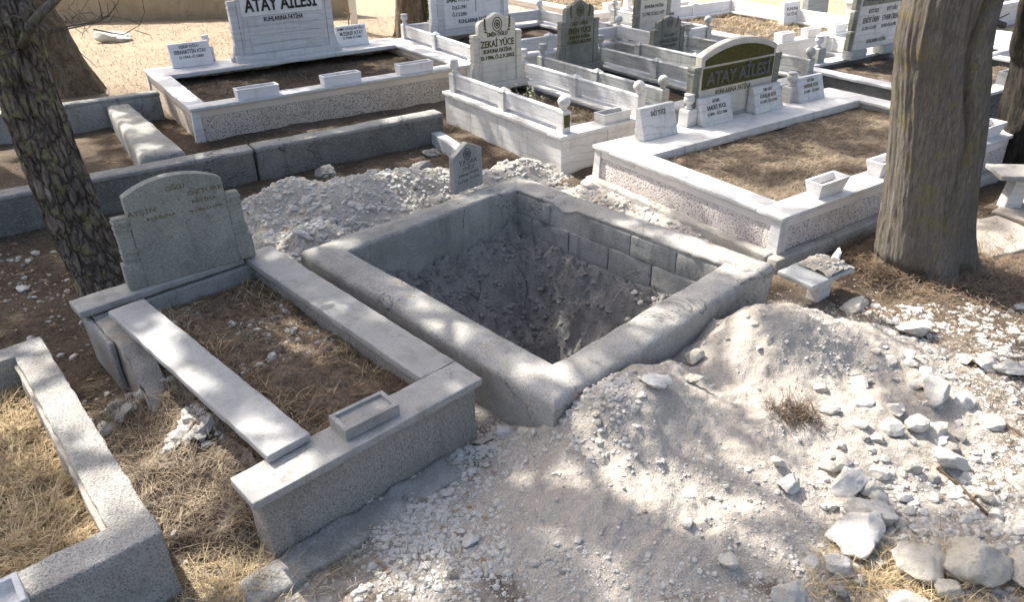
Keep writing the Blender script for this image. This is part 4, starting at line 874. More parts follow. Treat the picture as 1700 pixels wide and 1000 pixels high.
ft = thing('headstone', 'white headstone partly hidden behind the tall narrow one at the top edge', 'headstone', gp(fgv, .1, 2.45, .461), R(33)); MB().prism_y(arch_pts(.9, .7, .1), 0, .08).build('slab', 'marble_clean', ft, bevel=.004); text(ft, 'RUHLARINA FATİHA', .08, 0, -.0015, .08, 'letter_black', width=.6, bold=.02)
o_ = W(985, 22, .36)
tg, _ = surround('grave_surround', 'white coped straw-covered plot at the top centre edge', (o_.x, o_.y), R(33.0), 2.6, 3.2, .36, .22, .04, .03, .14, 'pebble_white', 'plaster_white', 'marble_clean', .08, False, 0, -.05, 'soil_pale', 9)
pp = uni(3000, .2, 2.4, .2, 3.0); strands('dry_grass', np.column_stack([pp, 0 * pp[:, 0] + .31]), RNG.uniform(.04, .12, len(pp)), .008, RNG.uniform(.5, 1.5, len(pp)), 'straw', None, parent=tg)
trough('white flower trough on the straw-covered plot at the top centre edge', gp(tg, .55, .12, .361), R(33), .34, .17, .14, .01, 'marble_clean')
pb = thing('finial_post', 'white ball-topped post at the corner of the top centre plot', 'post', gp(tg, .95, .12, .361), R(33)); post(pb, 0, 0, 0, .2, .12, 'ball', 'marble_clean')
o_ = W(1500, 75, .34); vg, _ = surround('grave_surround', 'cream-sided coped plot with weeds behind the two-column headstone', (o_.x - .4, o_.y - .3), R(33.0), 2.2, 2.2, .34, .2, .04, .03, .14, 'plaster_cream', 'plaster_cream', 'marble_clean', .0, False, 0, -.05, 'soil_pale', 10)
pp = uni(1600, .15, 2.0, .15, 2.0); strands('weeds', np.column_stack([pp, 0 * pp[:, 0] + .29]), RNG.uniform(.05, .24, len(pp)), .008, RNG.uniform(.2, 1.2, len(pp)), 'straw', None, parent=vg)
q = W(1472, 28, .3); plate('pale name stone with small text above the cream-sided plot', gp(vg, .35, 1.95, .341), R(33), .4, .42, [('RUHUNA', .07, .7, .28), ('FATİHA', .07, .5, .28)], .14, .08, 'marble_clean', 'letter_worn', group='far name stones')
plate('blank grey stone beside the pale name stone at the top edge', gp(vg, 1.0, 1.95, .341), R(33), .55, .5, [], .14, .1, 'marble_old', group='far name stones')
o_ = W(1640, 122, .30); wg, _ = railed('grave_surround', 'sunlit white railed plot at the right edge beside the trunk', (o_.x - .2, o_.y + .1), R(33.0), 2.6, 2.3, .22, 'marble_clean', 'marble_clean', ('cap', 'cap', 'cap', 'cap'), rails=('L', 'F', 'R'), ph=.24, rh=.2, rz=.02, soilm='soil_pale', seed=19)
o_ = W(1690, 48, .3); xg, _ = railed('grave_surround', 'bluish railed plot in the top right corner', (o_.x - .6, o_.y + .9), R(33.0), 3.0, 2.2, .40, 'marble_blue', 'marble_blue', ('cap', 'cap', 'cap', 'cap'), rails=('L', 'F'), ph=.24, soilm='soil_pale', seed=20)

# ------------------------------------------------------------------ concrete kerbs, benches, wall at the back
def kerb(name, label, p0, p1, w, h, mat, r=.02, side=1, amp=.008, seed=0, cat='kerb wall', gap=None, topm=None):
    d = Vector(p1) - Vector(p0); L = Vector((d.x, d.y, 0)).length; a = math.atan2(d.y, d.x)
    t = thing(name, label, cat, (p0[0], p0[1], 0), a)
    segs = [(0, L)] if not gap else [(0, gap - .012), (gap + .012, L)]
    for k, (x0, x1) in enumerate(segs):
        rbox('wall_length', mat, t, x0, x1, 0, w * side if side > 0 else w, -.15, h - .03, r, .06, amp, 4, seed + k)
        rbox('wall_top', topm or mat, t, x0 - .004, x1 + .004, -.006, w + .006, h - .045, h, .018, .06, .005, 4, seed + k + 5)
    return t
d0, d1 = W(0, 327, .34), W(735, 187, .34); dd = (d1 - d0).normalized(); d0 = d0 - dd * 1.6
q = W(413, 240, .34)
kerb('low_wall', 'long dark stained concrete wall with a joint, running behind the pit and headstone', d0, d1, .20, .34, 'concrete_dark', seed=2, gap=(Vector((q.x, q.y, 0)) - Vector((d0.x, d0.y, 0))).length, topm='concrete_top')
a0, a1 = (W(172, 164, .25) + W(196, 159, .25)) / 2, (W(240, 266, .25) + W(302, 250, .25)) / 2; d = a1 - a0; t = thing('sloped_kerb', 'smooth grey concrete kerb lying diagonally towards the long low wall', 'kerb', (a0.x, a0.y, 0), math.atan2(d.y, d.x))
def flare(V, N): V = V.copy(); V[:, 1] *= .62 + .55 * np.clip(V[:, 0] / d.length, 0, 1); return V + N * (.006 * fbm(V, 5, 3, 31))[:, None]
rbox('bar', 'render_grey', t, -.03, d.length, -.19, .19, -.12, .26, .06, .06, dispf=flare)
b0, b1 = W(0, 189, .33), W(236, 157, .33); dd = (b1 - b0).normalized(); kerb('low_wall', 'short grey concrete wall behind the leaning pine at the left edge', b0 - dd * 2.2, b1 + dd * .2, .16, .33, 'render_grey', seed=7, topm='concrete_top')
q0, q1 = W(716, 226, .10), W(770, 262, .10); d = q1 - q0; t = thing('marble_kerb', 'short bluish marble kerb piece at the foot of the marble grave behind the pit', 'kerb', (q0.x, q0.y, 0), math.atan2(d.y, d.x)); rbox('bar', 'marble_blue', t, 0, .75, 0, .12, -.08, .14, .005, fine=False)
bwl = thing('boundary_wall', 'ochre plastered boundary wall along the back at the top left', 'wall', (W(100, 42).x - 3, W(100, 42).y + .3, 0), R(2.0))
rbox('wall_body', 'ochre_wall', bwl, 0, 9.2, 0, .22, -.2, .80, .02, .3, .015, 3, 4); rbox('wall_cap', 'marble_clean', bwl, -.03, 9.23, -.03, .25, .80, .86, .01, .4, .004, 3, 5)
# marble stand with broken bowl in front of the right grave
tp = W(1362, 470, .1); tb = thing('stone_stand', 'small marble stand heaped with rubble and a broken bowl, beside the right grave corner', 'stand', (tp.x, tp.y, 0), R(33.8))
MB().loops([[(-.07, -.05, -.1), (.07, -.05, -.1), (.07, .05, -.1), (-.07, .05, -.1)], [(-.06, -.045, .19), (.06, -.045, .19), (.06, .045, .19), (-.06, .045, .19)]]).build('leg', 'marble_white', tb, bevel=.004)
rbox('top', 'marble_old', tb, -.30, .17, -.13, .15, .19, .225, .006, .05, .003, 9, 3)
def heap(x, y): return .226 + .06 * np.exp(-(((x + .0) / .12) ** 2 + (y / .11) ** 2)) + .012 * fbm(xyz(x, y), 30, 3, 77)
height_sheet('rubble', -.12, .15, -.12, .13, .012, heap, 'lime_rubble', tb)
pp = uni(60, -.1, .13, -.1, .11); gravel('rubble_bits', np.column_stack([pp, heap(pp[:, 0], pp[:, 1])]), RNG.uniform(.006, .02, 60), 'limestone', None, parent=tb)
MB().loops([[(.13, -.02, .22), (.17, .0, .22), (.19, .06, .23), (.18, .02, .32), (.15, -.02, .30)], [(.115, -.015, .22), (.155, .01, .22), (.175, .065, .23), (.165, .025, .315), (.135, -.01, .295)]]).build('bowl_shard', 'marble_clean', tb, bevel=.002)
# bench by the right edge
bp = W(1676, 348); bn = thing('stone_bench', 'weathered stone bench at the right edge in front of the dark trunk', 'bench', (bp.x, bp.y, 0), R(-8))
MB().loops([[(-.09, -.06, -.05), (.05, -.06, -.05), (.05, .08, -.05), (-.09, .08, -.05)], [(-.05, -.06, .31), (.06, -.06, .31), (.06, .08, .31), (-.05, .08, .31)]]).build('leg', 'marble_white', bn, bevel=.004)
MB().loops([[(.85, -.06, -.05), (.99, -.06, -.05), (.99, .08, -.05), (.85, .08, -.05)], [(.86, -.06, .31), (.97, -.06, .31), (.97, .08, .31), (.86, .08, .31)]]).build('leg', 'marble_white', bn, bevel=.004)
rbox('seat', 'coping_grey', bn, -.22, 1.15, -.14, .19, .31, .355, .008, .06, .005, 8, 3)
ps = W(1640, 395); sl_ = rbox('paving_slab', 'lime_rubble', None, -.45, .30, -.30, .28, -.05, .022, .02, .05, .014, 5, 9); sl_.location = (ps.x + .12, ps.y + .05, 0); sl_.rotation_euler = (0, 0, R(20)); tag(sl_, 'flat pale broken concrete slab on the ground right of the big trunk', 'concrete slab')
ps = W(1690, 356); sl2 = rbox('paving_slab', 'lime_rubble', None, -.25, .45, -.22, .22, -.05, .03, .02, .05, .012, 5, 10); sl2.location = (ps.x + .1, ps.y - .02, .005); sl2.rotation_euler = (0, 0, R(35)); tag(sl2, 'pale concrete slab under the leg of the stone bench', 'concrete slab')
# standpipe
fp = W(590, 52); fx = thing('standpipe', 'white square water post with a rusty pipe at the top edge', 'standpipe', (fp.x, fp.y, 0), R(10))
MB().box(-.07, .07, -.07, .07, -.1, 1.3).build('post', 'white_pipe', fx, bevel=.006)
MB().tube([(-.11, -.05, 0), (-.11, -.05, .55), (-.11, -.05, 1.2)], [.014] * 3, 8).build('pipe', 'rust_metal', fx)
for z in (.35, .62): MB().tube([(-.17, -.08, z + .02), (-.11, -.06, z), (-.04, -.07, z)], [.012] * 3, 8).build('tap', 'rust_metal', fx)

# ------------------------------------------------------------------ trees
def trunk_mesh(name, mat, parent, path, rad, n=56, m=90, ridges=(10, .02), lobes=None, seed=0, vs=.25, twist=0.0):
    path = np.array([tuple(p) for p in path], float); rad = np.array(rad, float); tt = np.linspace(0, len(path) - 1, m)
    def cr(A, t):
        i = np.clip(np.floor(t).astype(int), 0, len(A) - 2); f = (t - i)[:, None] if A.ndim > 1 else t - i
        g = lambda k: A[np.clip(k, 0, len(A) - 1)]
        p0, p1, p2, p3 = g(i - 1), g(i), g(i + 1), g(i + 2)
        return .5 * (2 * p1 + (p2 - p0) * f + (2 * p0 - 5 * p1 + 4 * p2 - p3) * f ** 2 + (3 * p1 - p0 - 3 * p2 + p3) * f ** 3)
    C = cr(path, tt); Rr = cr(rad, tt); th = np.linspace(0, 2 * np.pi, n, endpoint=False)
    A, I = np.meshgrid(th, np.arange(m)); zz = C[I, 2]
    q = np.stack([np.cos(A + twist * zz) * 1.0, np.sin(A + twist * zz) * 1.0, zz * vs + 0 * A], -1).reshape(-1, 3)
    r = Rr[I] * (1 + (lobes(A, zz) if lobes else 0)); dr = ridge(q, ridges[0] * .35, 3, seed).reshape(A.shape) * ridges[1] + fbm(q, 3, 3, seed + 5).reshape(A.shape) * ridges[1] * .8
    r = r + dr
    V = np.stack([C[I, 0] + r * np.cos(A), C[I, 1] + r * np.sin(A), zz], -1).reshape(-1, 3)
    ix = np.arange(m * n).reshape(m, n); jx = np.roll(ix, -1, 1); F = np.stack([ix[:-1], jx[:-1], jx[1:], ix[1:]], -1).reshape(-1, 4)
    return mesh_np(name, V, F, mat, True, parent)
def roots(k, amp, ph, z0=.28): return lambda A, z: amp * np.exp(-np.maximum(z + .05, 0) / z0) * (1 + .8 * np.cos(k * A + ph) + .4 * np.cos((k + 2) * A + 2 * ph))
def branch(parent, pts, r0, mat='twig', n=6, r1=None):
    pts = [Vector(p) for p in pts]; k = len(pts); r1 = r1 or r0 * .35
    return MB().tube(pts, [r0 + (r1 - r0) * i / (k - 1) for i in range(k)], n).build('branch', mat, parent, True)
CROWNS = []   # (tree, centre, radii, count)
# leaning pine on the left
pt = thing('pine_tree', 'rough-barked lichen-spotted pine trunk leaning left beside the arched headstone', 'tree', (0, 0, 0))
path = [(-3.0, 4.88, -.1), (-3.0, 4.88, .05), WY(140, 400, 4.9), WY(98, 300, 4.93), WY(60, 200, 4.97), WY(28, 100, 5.0), WY(0, 0, 5.05)]
top = Vector(path[-1]); path += [top + Vector((-.22, .15, 1.2)), top + Vector((-.5, .5, 2.6)), top + Vector((-.7, 1.1, 4.6)), top + Vector((-.8, 1.6, 6.6))]
trunk_mesh('trunk', 'bark_pine', pt, path, [.22, .195, .165, .16, .158, .155, .15, .14, .12, .08, .03], 90, 260, (16, .017), roots(5, .12, 1.0, .12), 3, .5)
Yb = 4.75
lim = [WY(38, 75, 4.9), WY(52, 40, Yb), WY(72, 18, Yb), WY(95, -4, Yb), WY(120, -60, Yb), WY(160, -140, Yb + .3)]; branch(pt, lim, .034, 'twig', 8, .02)
for pts, r in [([(60, 40), (75, 52), (120, 42), (150, 36), (180, 25), (178, 5)], .008), ([(80, 55), (110, 48), (160, 37), (182, 26), (215, 32)], .006), ([(60, 52), (40, 30), (20, 25), (0, 34)], .009), ([(100, 50), (125, 80), (160, 110)], .004), ([(155, 48), (190, 55), (205, 57), (232, 41)], .005), ([(225, 50), (250, 58), (252, 64)], .003), ([(40, 60), (36, 40), (38, 32)], .008), ([(130, 22), (150, 20), (170, 30)], .004), ([(170, 30), (165, 5), (160, -10)], .004), ([(180, 25), (195, 5), (200, -8)], .004), ([(0, 80), (15, 83), (18, 100), (14, 130), (0, 148)], .005), ([(0, 93), (25, 82), (35, 75)], .005), ([(0, 64), (20, 62), (40, 68)], .004), ([(35, 8), (55, 16), (62, 20)], .006), ([(15, 30), (40, 20), (55, -5)], .004), ([(70, 40), (90, 62), (88, 66)], .004), ([(120, 30), (135, 18), (150, -5)], .003), ([(215, 32), (232, 40), (240, 20), (235, -5)], .004), ([(88, 98), (115, 100), (122, 90), (130, 80)], .003), ([(105, 50), (112, 75), (108, 84)], .003)]:
    branch(pt, [WY(u, v, Yb + random.uniform(-.1, .1) - .02 * i) for i, (u, v) in enumerate(pts)], r, 'twig', 5)
for s in range(9):
    u, v = random.uniform(90, 190), random.uniform(-10, 35); branch(pt, [WY(u, v, Yb), WY(u + random.uniform(-25, 30), v + random.uniform(5, 30), Yb), WY(u + random.uniform(-40, 45), v + random.uniform(5, 50), Yb - .05)], .003, 'twig', 4)
CROWNS.append((pt, (-3.9, 6.6, 7.0), (3.4, 3.4, 2.1)))
# second trunk behind it
p2 = thing('pine_tree', 'smooth brown leaning trunk behind the short wall at the upper left', 'tree', (0, 0, 0))
B2 = W(119, 158); path = [B2 + Vector((.0, .1, -.1)), B2 + Vector((0, .1, .12)), WY(92, 90, B2.y + .15), WY(66, 40, B2.y + .2), WY(42, 0, B2.y + .25)]; top = Vector(path[-1]); path += [top + Vector((-.4, .2, 1.5)), top + Vector((-.7, .5, 3.5)), top + Vector((-.7, .8, 6.0))]
trunk_mesh('trunk', 'bark_brown', p2, path, [.44, .34, .29, .28, .27, .24, .17, .05], 64, 120, (9, .02), roots(4, .10, .5, .15), 9, .4)
CROWNS.append((p2, (-7.0, 12.6, 7.2), (3.0, 2.8, 2.0))); CROWNS.append((p2, (-7.6, 15.2, 7.6), (2.3, 1.8, 1.8)))  # unseen crowns; the second is added to shade the left grave
# tree at the top centre with dark low foliage
p3 = thing('cypress_tree', 'dark trunk with shaggy low foliage beside the bluish railed grave at the top', 'tree', (0, 0, 0)); B3 = W(683, 62)
trunk_mesh('trunk', 'bark_brown', p3, [B3 + Vector((0, .2, -.1)), B3 + Vector((0, .2, .3)), B3 + Vector((0, .25, 1.2)), B3 + Vector((-.1, .3, 3)), B3 + Vector((-.1, .3, 6.5))], [.34, .27, .25, .2, .06], 48, 70, (9, .025), roots(4, .12, .2, .15), 12, .4)
CROWNS.append((p3, (-2.4, 13.4, 7.8), (3.3, 3.0, 2.6))); CROWNS.append((p3, (-4.3, 16.6, 7.5), (2.4, 1.9, 1.9)))  # unseen crowns, set to shade the mossy and bluish railed graves
# big grey trunk at the right
p4 = thing('cypress_tree', 'massive grey furrowed trunk standing beside the wide white coped grave on the right', 'tree', (0, 0, 0))
def rt(u0, u1, v, Y): a, b = WY(u0, v, Y), WY(u1, v, Y); return (a + b) / 2, (b - a).length / 2
B4 = W(1533, 436); sec = [rt(1459, 1604, 405, B4.y), rt(1471, 1609, 320, B4.y), rt(1483, 1625, 210, B4.y), rt(1490, 1630, 119, B4.y), rt(1504, 1644, 10, B4.y)]
path = [B4 + Vector((0, .05, -.15)), B4 + Vector((0, .03, .02))] + [s[0] for s in sec]; rad = [.40, .325] + [s[1] * .985 for s in sec]; top = path[-1]
path += [top + Vector((.08, .1, 1.3)), top + Vector((.1, .3, 3.2)), top + Vector((.1, .5, 5.6))]; rad += [.26, .17, .05]
def lob4(A, z): return roots(5, .24, 2.2, .11)(A, z) - .26 * np.exp(-((np.angle(np.exp(1j * (A + 1.62 - .22 * z + .1 * np.sin(5 * z)))) / .11) ** 2)) * np.clip((z - .3) / .9, 0, 1) + .07 * np.exp(-((np.angle(np.exp(1j * (A + 1.25 - .2 * z))) / .3) ** 2)) * np.clip((z - .5) / .9, 0, 1) + .03 * np.cos(3 * A + .8 + z)
trunk_mesh('trunk', 'bark_cypress', p4, path, rad, 200, 300, (26, .009), lob4, 17, .12, .12)
k0 = WY(1640, 45, B4.y); branch(p4, [k0 + Vector((-.05, 0, 0)), WY(1655, 38, B4.y), WY(1668, 42, B4.y)], .026, 'bark_cypress', 8, .02); branch(p4, [WY(1645, 40, B4.y), WY(1655, 32, B4.y), WY(1676, 22, B4.y)], .008, 'twig', 5)
CROWNS.append((p4, (3.3, 5.9, 7.0), (2.3, 2.3, 2.3)))
# dark trunk at the right edge
p5 = thing('cypress_tree', 'very dark trunk cut off by the right edge behind the stone bench', 'tree', (0, 0, 0)); B5 = W(1712, 285)
trunk_mesh('trunk', 'bark_dark', p5, [B5 + Vector((0, .1, -.1)), B5 + Vector((0, .1, .1)), WY(1722, 200, B5.y + .1), WY(1742, 117, B5.y + .1), WY(1758, 0, B5.y + .1), WY(1775, -100, B5.y + .1) + Vector((0, 0, 2.5)), WY(1775, -100, B5.y + .1) + Vector((0, .2, 5.5))], [.36, .31, .30, .29, .28, .2, .05], 56, 90, (10, .03), roots(5, .14, .9, .2), 23, .4)
CROWNS.append((p5, (B5.x + .2, B5.y + .8, 6.6), (2.0, 2.0, 2.4)))
# unseen pines added outside the left edge to throw shade into the view
for k, (bx, by, cz, rr, lb) in enumerate([(-6.6, 6.2, 7.4, 3.0, 'unseen pine added outside the left edge to shade the foreground'), (-7.2, 8.9, 8.0, 2.9, 'unseen pine added outside the left edge to shade the pit'), (-9.6, 8.8, 7.4, 3.0, 'unseen pine added farther outside the left edge to shade the left soil')]):
    t = thing('pine_tree', lb, 'tree', (0, 0, 0)); trunk_mesh('trunk', 'bark_pine', t, [(bx, by, -.1), (bx, by, .3), (bx - .1, by + .1, 2.5), (bx - .1, by + .1, 5), (bx, by, 8.6)], [.26, .2, .18, .14, .03], 40, 70, (12, .02), roots(5, .1, k, .15), 31 + k, .4)
    CROWNS.append((t, (bx, by, cz), (rr, rr, 2.0)))
# unseen crown foliage: noise and hand-set patches shape the gaps for wanted dapples
K = 1.0 / math.tan(SUN_EL); SXY = np.array([math.cos(SUN_AZ), math.sin(SUN_AZ)])
SUNNY = [(-6.2, 13.0, 3.0, 2.2), (1.0, 6.7, .8, .6), (1.95, 5.3, .6, .5), (-.95, 2.35, .4, .25), (-1.75, 2.3, .5, .6), (2.4, 2.4, .5, .4), (.45, 3.0, .35, .3), (-.65, 3.5, .4, .35), (3.3, 4.1, .5, .4), (2.4, 4.5, .4, .3), (1.2, 7.6, .7, .3), (1.0, 3.75, .5, .3), (-2.2, 3.0, .5, .5), (.2, 2.5, .5, .3), (1.5, 4.3, .4, .3), (-.2, 3.4, .3, .4)]
SHADY = [(.4, 5.2, .7, .5), (-.2, 5.6, .6, .6), (.9, 4.6, .6, .6), (.1, 4.0, .5, .5), (.6, 4.5, .85, .85), (.9, 5.1, .8, .8), (-1.6, 6.2, 1.6, 1.0), (-3.2, 6.6, 1.6, 1.4), (-2.2, 4.4, .6, .6), (-2.5, 9.8, 1.6, 1.0), (2.4, 9.6, 1.3, 1.1), (3.4, 6.9, 1.0, .7), (-3.5, 4.6, 1.2, 1.4)]
SPOTS = []  # hand-set sun spots; crown clumps shading them are dropped
for u, v, z, r in [(905, 718, .1, .2), (1010, 708, .22, .2), (1035, 765, .2, .2), (860, 860, .05, .17), (1095, 905, .08, .2), (985, 965, .05, .2), (1195, 640, .2, .2), (1215, 745, .15, .19), (1270, 590, .25, .24), (1390, 560, .2, .2), (1310, 640, .2, .2), (1350, 720, .1, .2), (1440, 650, .1, .2), (960, 850, .08, .17), (1150, 820, .1, .16), (1260, 860, .05, .18), (1290, 500, .25, .2), (1400, 850, .05, .2), (1530, 820, 0, .22), (1600, 680, 0, .22), (1450, 960, 0, .2), (1660, 780, 0, .2), (700, 960, 0, .2), (610, 985, 0, .18),
                  (600, 505, .4, .16), (660, 540, .4, .18), (720, 580, .4, .18), (470, 795, .4, .2), (415, 815, .4, .17), (330, 615, .42, .16), (375, 670, .42, .16), (440, 720, .42, .17), (110, 640, .33, .17), (140, 705, .33, .15), (175, 770, .33, .18), (225, 860, .33, .18), (150, 950, .33, .16), (90, 860, .2, .25), (50, 720, .2, .25), (310, 760, 0, .22), (420, 520, .28, .22), (520, 590, .28, .2), (340, 900, 0, .2),
                  (885, 622, .36, .18), (855, 585, .36, .14), (990, 585, .36, .15), (1040, 548, .36, .15), (1100, 512, .36, .15), (1170, 475, .36, .17), (1245, 440, .36, .2), (760, 532, .36, .14), (690, 488, .36, .14), (1560, 555, 0, .25), (1650, 500, 0, .22), (1620, 590, 0, .25), (1690, 570, 0, .2), (1500, 500, 0, .2), (1340, 310, .4, .3), (1200, 300, .4, .3), (1050, 250, .4, .3), (1110, 290, .2, .25), (880, 215, .3, .2), (820, 190, .4, .25)]:
    p_ = W(u, v, z); SPOTS.append(((p_.x - K * z * SXY[0], p_.y - K * z * SXY[1]), r * .62))
def shade_prob(s):
    n = fbm(np.column_stack([s @ np.array([math.cos(SUN_AZ), math.sin(SUN_AZ)]) * .6, s @ np.array([-math.sin(SUN_AZ), math.cos(SUN_AZ)]) * 1.35, 0 * s[:, 0]]), 4.0, 3, 91)
    thr = .20 + 0 * n
    for cx, cy, rx, ry in SUNNY: thr = thr - .26 * np.exp(-(((s[:, 0] - cx) / rx) ** 2 + ((s[:, 1] - cy) / ry) ** 2))
    for cx, cy, rx, ry in SHADY: thr = thr + .75 * np.exp(-(((s[:, 0] - cx) / rx) ** 2 + ((s[:, 1] - cy) / ry) ** 2))
    for (px, py), r in SPOTS:
        dx, dy = s[:, 0] - px, s[:, 1] - py; u, v = dx * SXY[0] + dy * SXY[1], -dx * SXY[1] + dy * SXY[0]
        thr = thr - 1.25 * np.exp(-((u / (r * 1.35)) ** 2 + (v / r) ** 2))
    return np.clip((thr - n) * 4 + .35, .0, 1)
def tufts(P, n_n=9, L=.13, wd=.016):
    n = len(P); d = RNG.normal(size=(n, n_n, 3)); d[:, :, 2] += .5; d /= np.linalg.norm(d, axis=2, keepdims=True)
    e = np.cross(d, RNG.normal(size=(n, n_n, 3))); e /= np.linalg.norm(e, axis=2, keepdims=True); l = L * RNG.uniform(.6, 1.2, (n, n_n, 1))
    A = P[:, None, :] + e * wd; B = P[:, None, :] - e * wd; C = P[:, None, :] + d * l
    V = np.stack([A, B, C], 2).reshape(-1, 3); return V, np.arange(len(V)).reshape(-1, 3)
for t, c, r in CROWNS:
    n = int(19.0 * math.pi * r[0] * r[1]); q = RNG.normal(size=(n, 3)); q /= np.linalg.norm(q, axis=1, keepdims=True); q *= RNG.uniform(.05, 1, (n, 1)) ** .42
    P = np.array(c) + q * np.array(r) * (1 + .15 * fbm(q, 2, 2, 5))[:, None]          # centres of the foliage clumps
    s = P[:, :2] - SXY[None] * (P[:, 2:3] * K); P = P[RNG.uniform(size=n) < shade_prob(s)]
    m_ = 15; off = RNG.normal(size=(len(P), m_, 3)) * np.array([.085, .085, .05]) * RNG.uniform(.6, 1.25, (len(P), 1, 1)); Q = (P[:, None, :] + off).reshape(-1, 3)
    V, F = tufts(Q); mesh_np('crown', V, F, 'needles', False, t)
    for k in range(min(12, len(P))):
        j = P[random.randrange(len(P))]; z0 = max(2.8, j[2] - random.uniform(.3, 1.0)); base = np.array([c[0], c[1], z0 - .2])
        MB().tube([base, (base + j) / 2 + np.array([0, 0, .12]), j], [.05, .03, .008], 5).build('limb', 'bark_brown', t)
P = np.array(B3) + np.column_stack([RNG.uniform(-.05, 1.3, 900), RNG.uniform(-.1, .7, 900), RNG.uniform(.25, 1.4, 900)]); P = P[fbm(P, 2.2, 3, 44) > -.1]; V, F = tufts(P, 14, .12, .008); mesh_np('low_foliage', V, F, 'needles', False, p3)

# ------------------------------------------------------------------ mounds of dug earth
def far_from_pit(V): return ~pit_inside(V[:, 0], V[:, 1], .13)
nm = height_sheet('dug_mound', -.95, 3.5, 1.35, 5.05, .014, lambda x, y: np.where(pit_inside(x, y, .06), -.2, mound_z(x, y)), 'lime_rubble', None, lambda V: far_from_pit(V) & (V[:, 2] > -.034))
tag(nm, 'large pale mound of dug lime earth in the right foreground', 'earth mound')
bm_ = height_sheet('dug_mound', -2.6, 1.9, 4.6, 7.5, .016, lambda x, y: np.where(pit_inside(x, y, .06), -.2, back_mound_z(x, y)), 'lime_rubble_back', None, lambda V: far_from_pit(V) & (V[:, 2] > -.034))
tag(bm_, 'pale rubble heap between the pit and the long dark wall', 'earth mound')

# ------------------------------------------------------------------ stones
def stone_mesh(seed, sub=2):
    bm = bmesh.new(); bmesh.ops.create_icosphere(bm, subdivisions=sub, radius=1.0); V = np.array([v.co for v in bm.verts]); rng = np.random.default_rng(seed)
    for k in range(9):   # knock flat faces off
        n = rng.normal(size=3); n /= np.linalg.norm(n); d = V @ n; lim_ = rng.uniform(.45, .8); V = V - np.outer(np.maximum(d - lim_, 0), n)
    V = V * (1 + .14 * fbm(V + seed, 1.3, 2, seed) + .10 * fbm(V + seed, 3.2, 4, seed + 3) + .05 * ridge(V + seed, 2.6, 3, seed + 7))[:, None]; V /= np.abs(V).max()
    for v, c in zip(bm.verts, V): v.co = c
    me = bpy.data.meshes.new('stone'); bm.to_mesh(me); bm.free(); me.polygons.foreach_set('use_smooth', [True] * len(me.polygons)); return me
SM = {}
for k in range(9):
    for mt in ('limestone', 'limestone_ochre', 'limestone_grey'):
        me = stone_mesh(100 + k, 2); me.polygons.foreach_set('use_smooth', [False] * len(me.polygons)); me.materials.append(M[mt]); SM[(k, mt)] = me
BIG = {}
for k in range(8):
    me = stone_mesh(200 + k, 4); me.materials.append(M['limestone']); BIG[k] = me
def stone(u, v, wpx, hpx, mt='limestone', label=None, group=None, big=None, z=None):
    p = on(u, v + hpx * .25) if z is None else W(u, v, z); dist = math.sqrt(p.x ** 2 + p.y ** 2 + (CAM_Z - p.z) ** 2); s = wpx * dist / CAM_F / 2; sv = hpx * dist / CAM_F / 2
    me = BIG[big] if big is not None else SM[(random.randrange(9), mt)]
    o = link('stone', me); o.location = (p.x, p.y, p.z + sv * (.5 if big is not None else random.uniform(.15, .45))); s = s * (1.12 if big is not None else 1.04); o.scale = (s * 1.06, max(sv * 1.12, s * .68), max(sv * .9, s * .5)); o.rotation_euler = (random.uniform(-.3, .3), random.uniform(-.3, .3), random.uniform(-.5, .5))
    return tag(o, label, 'stone', group)
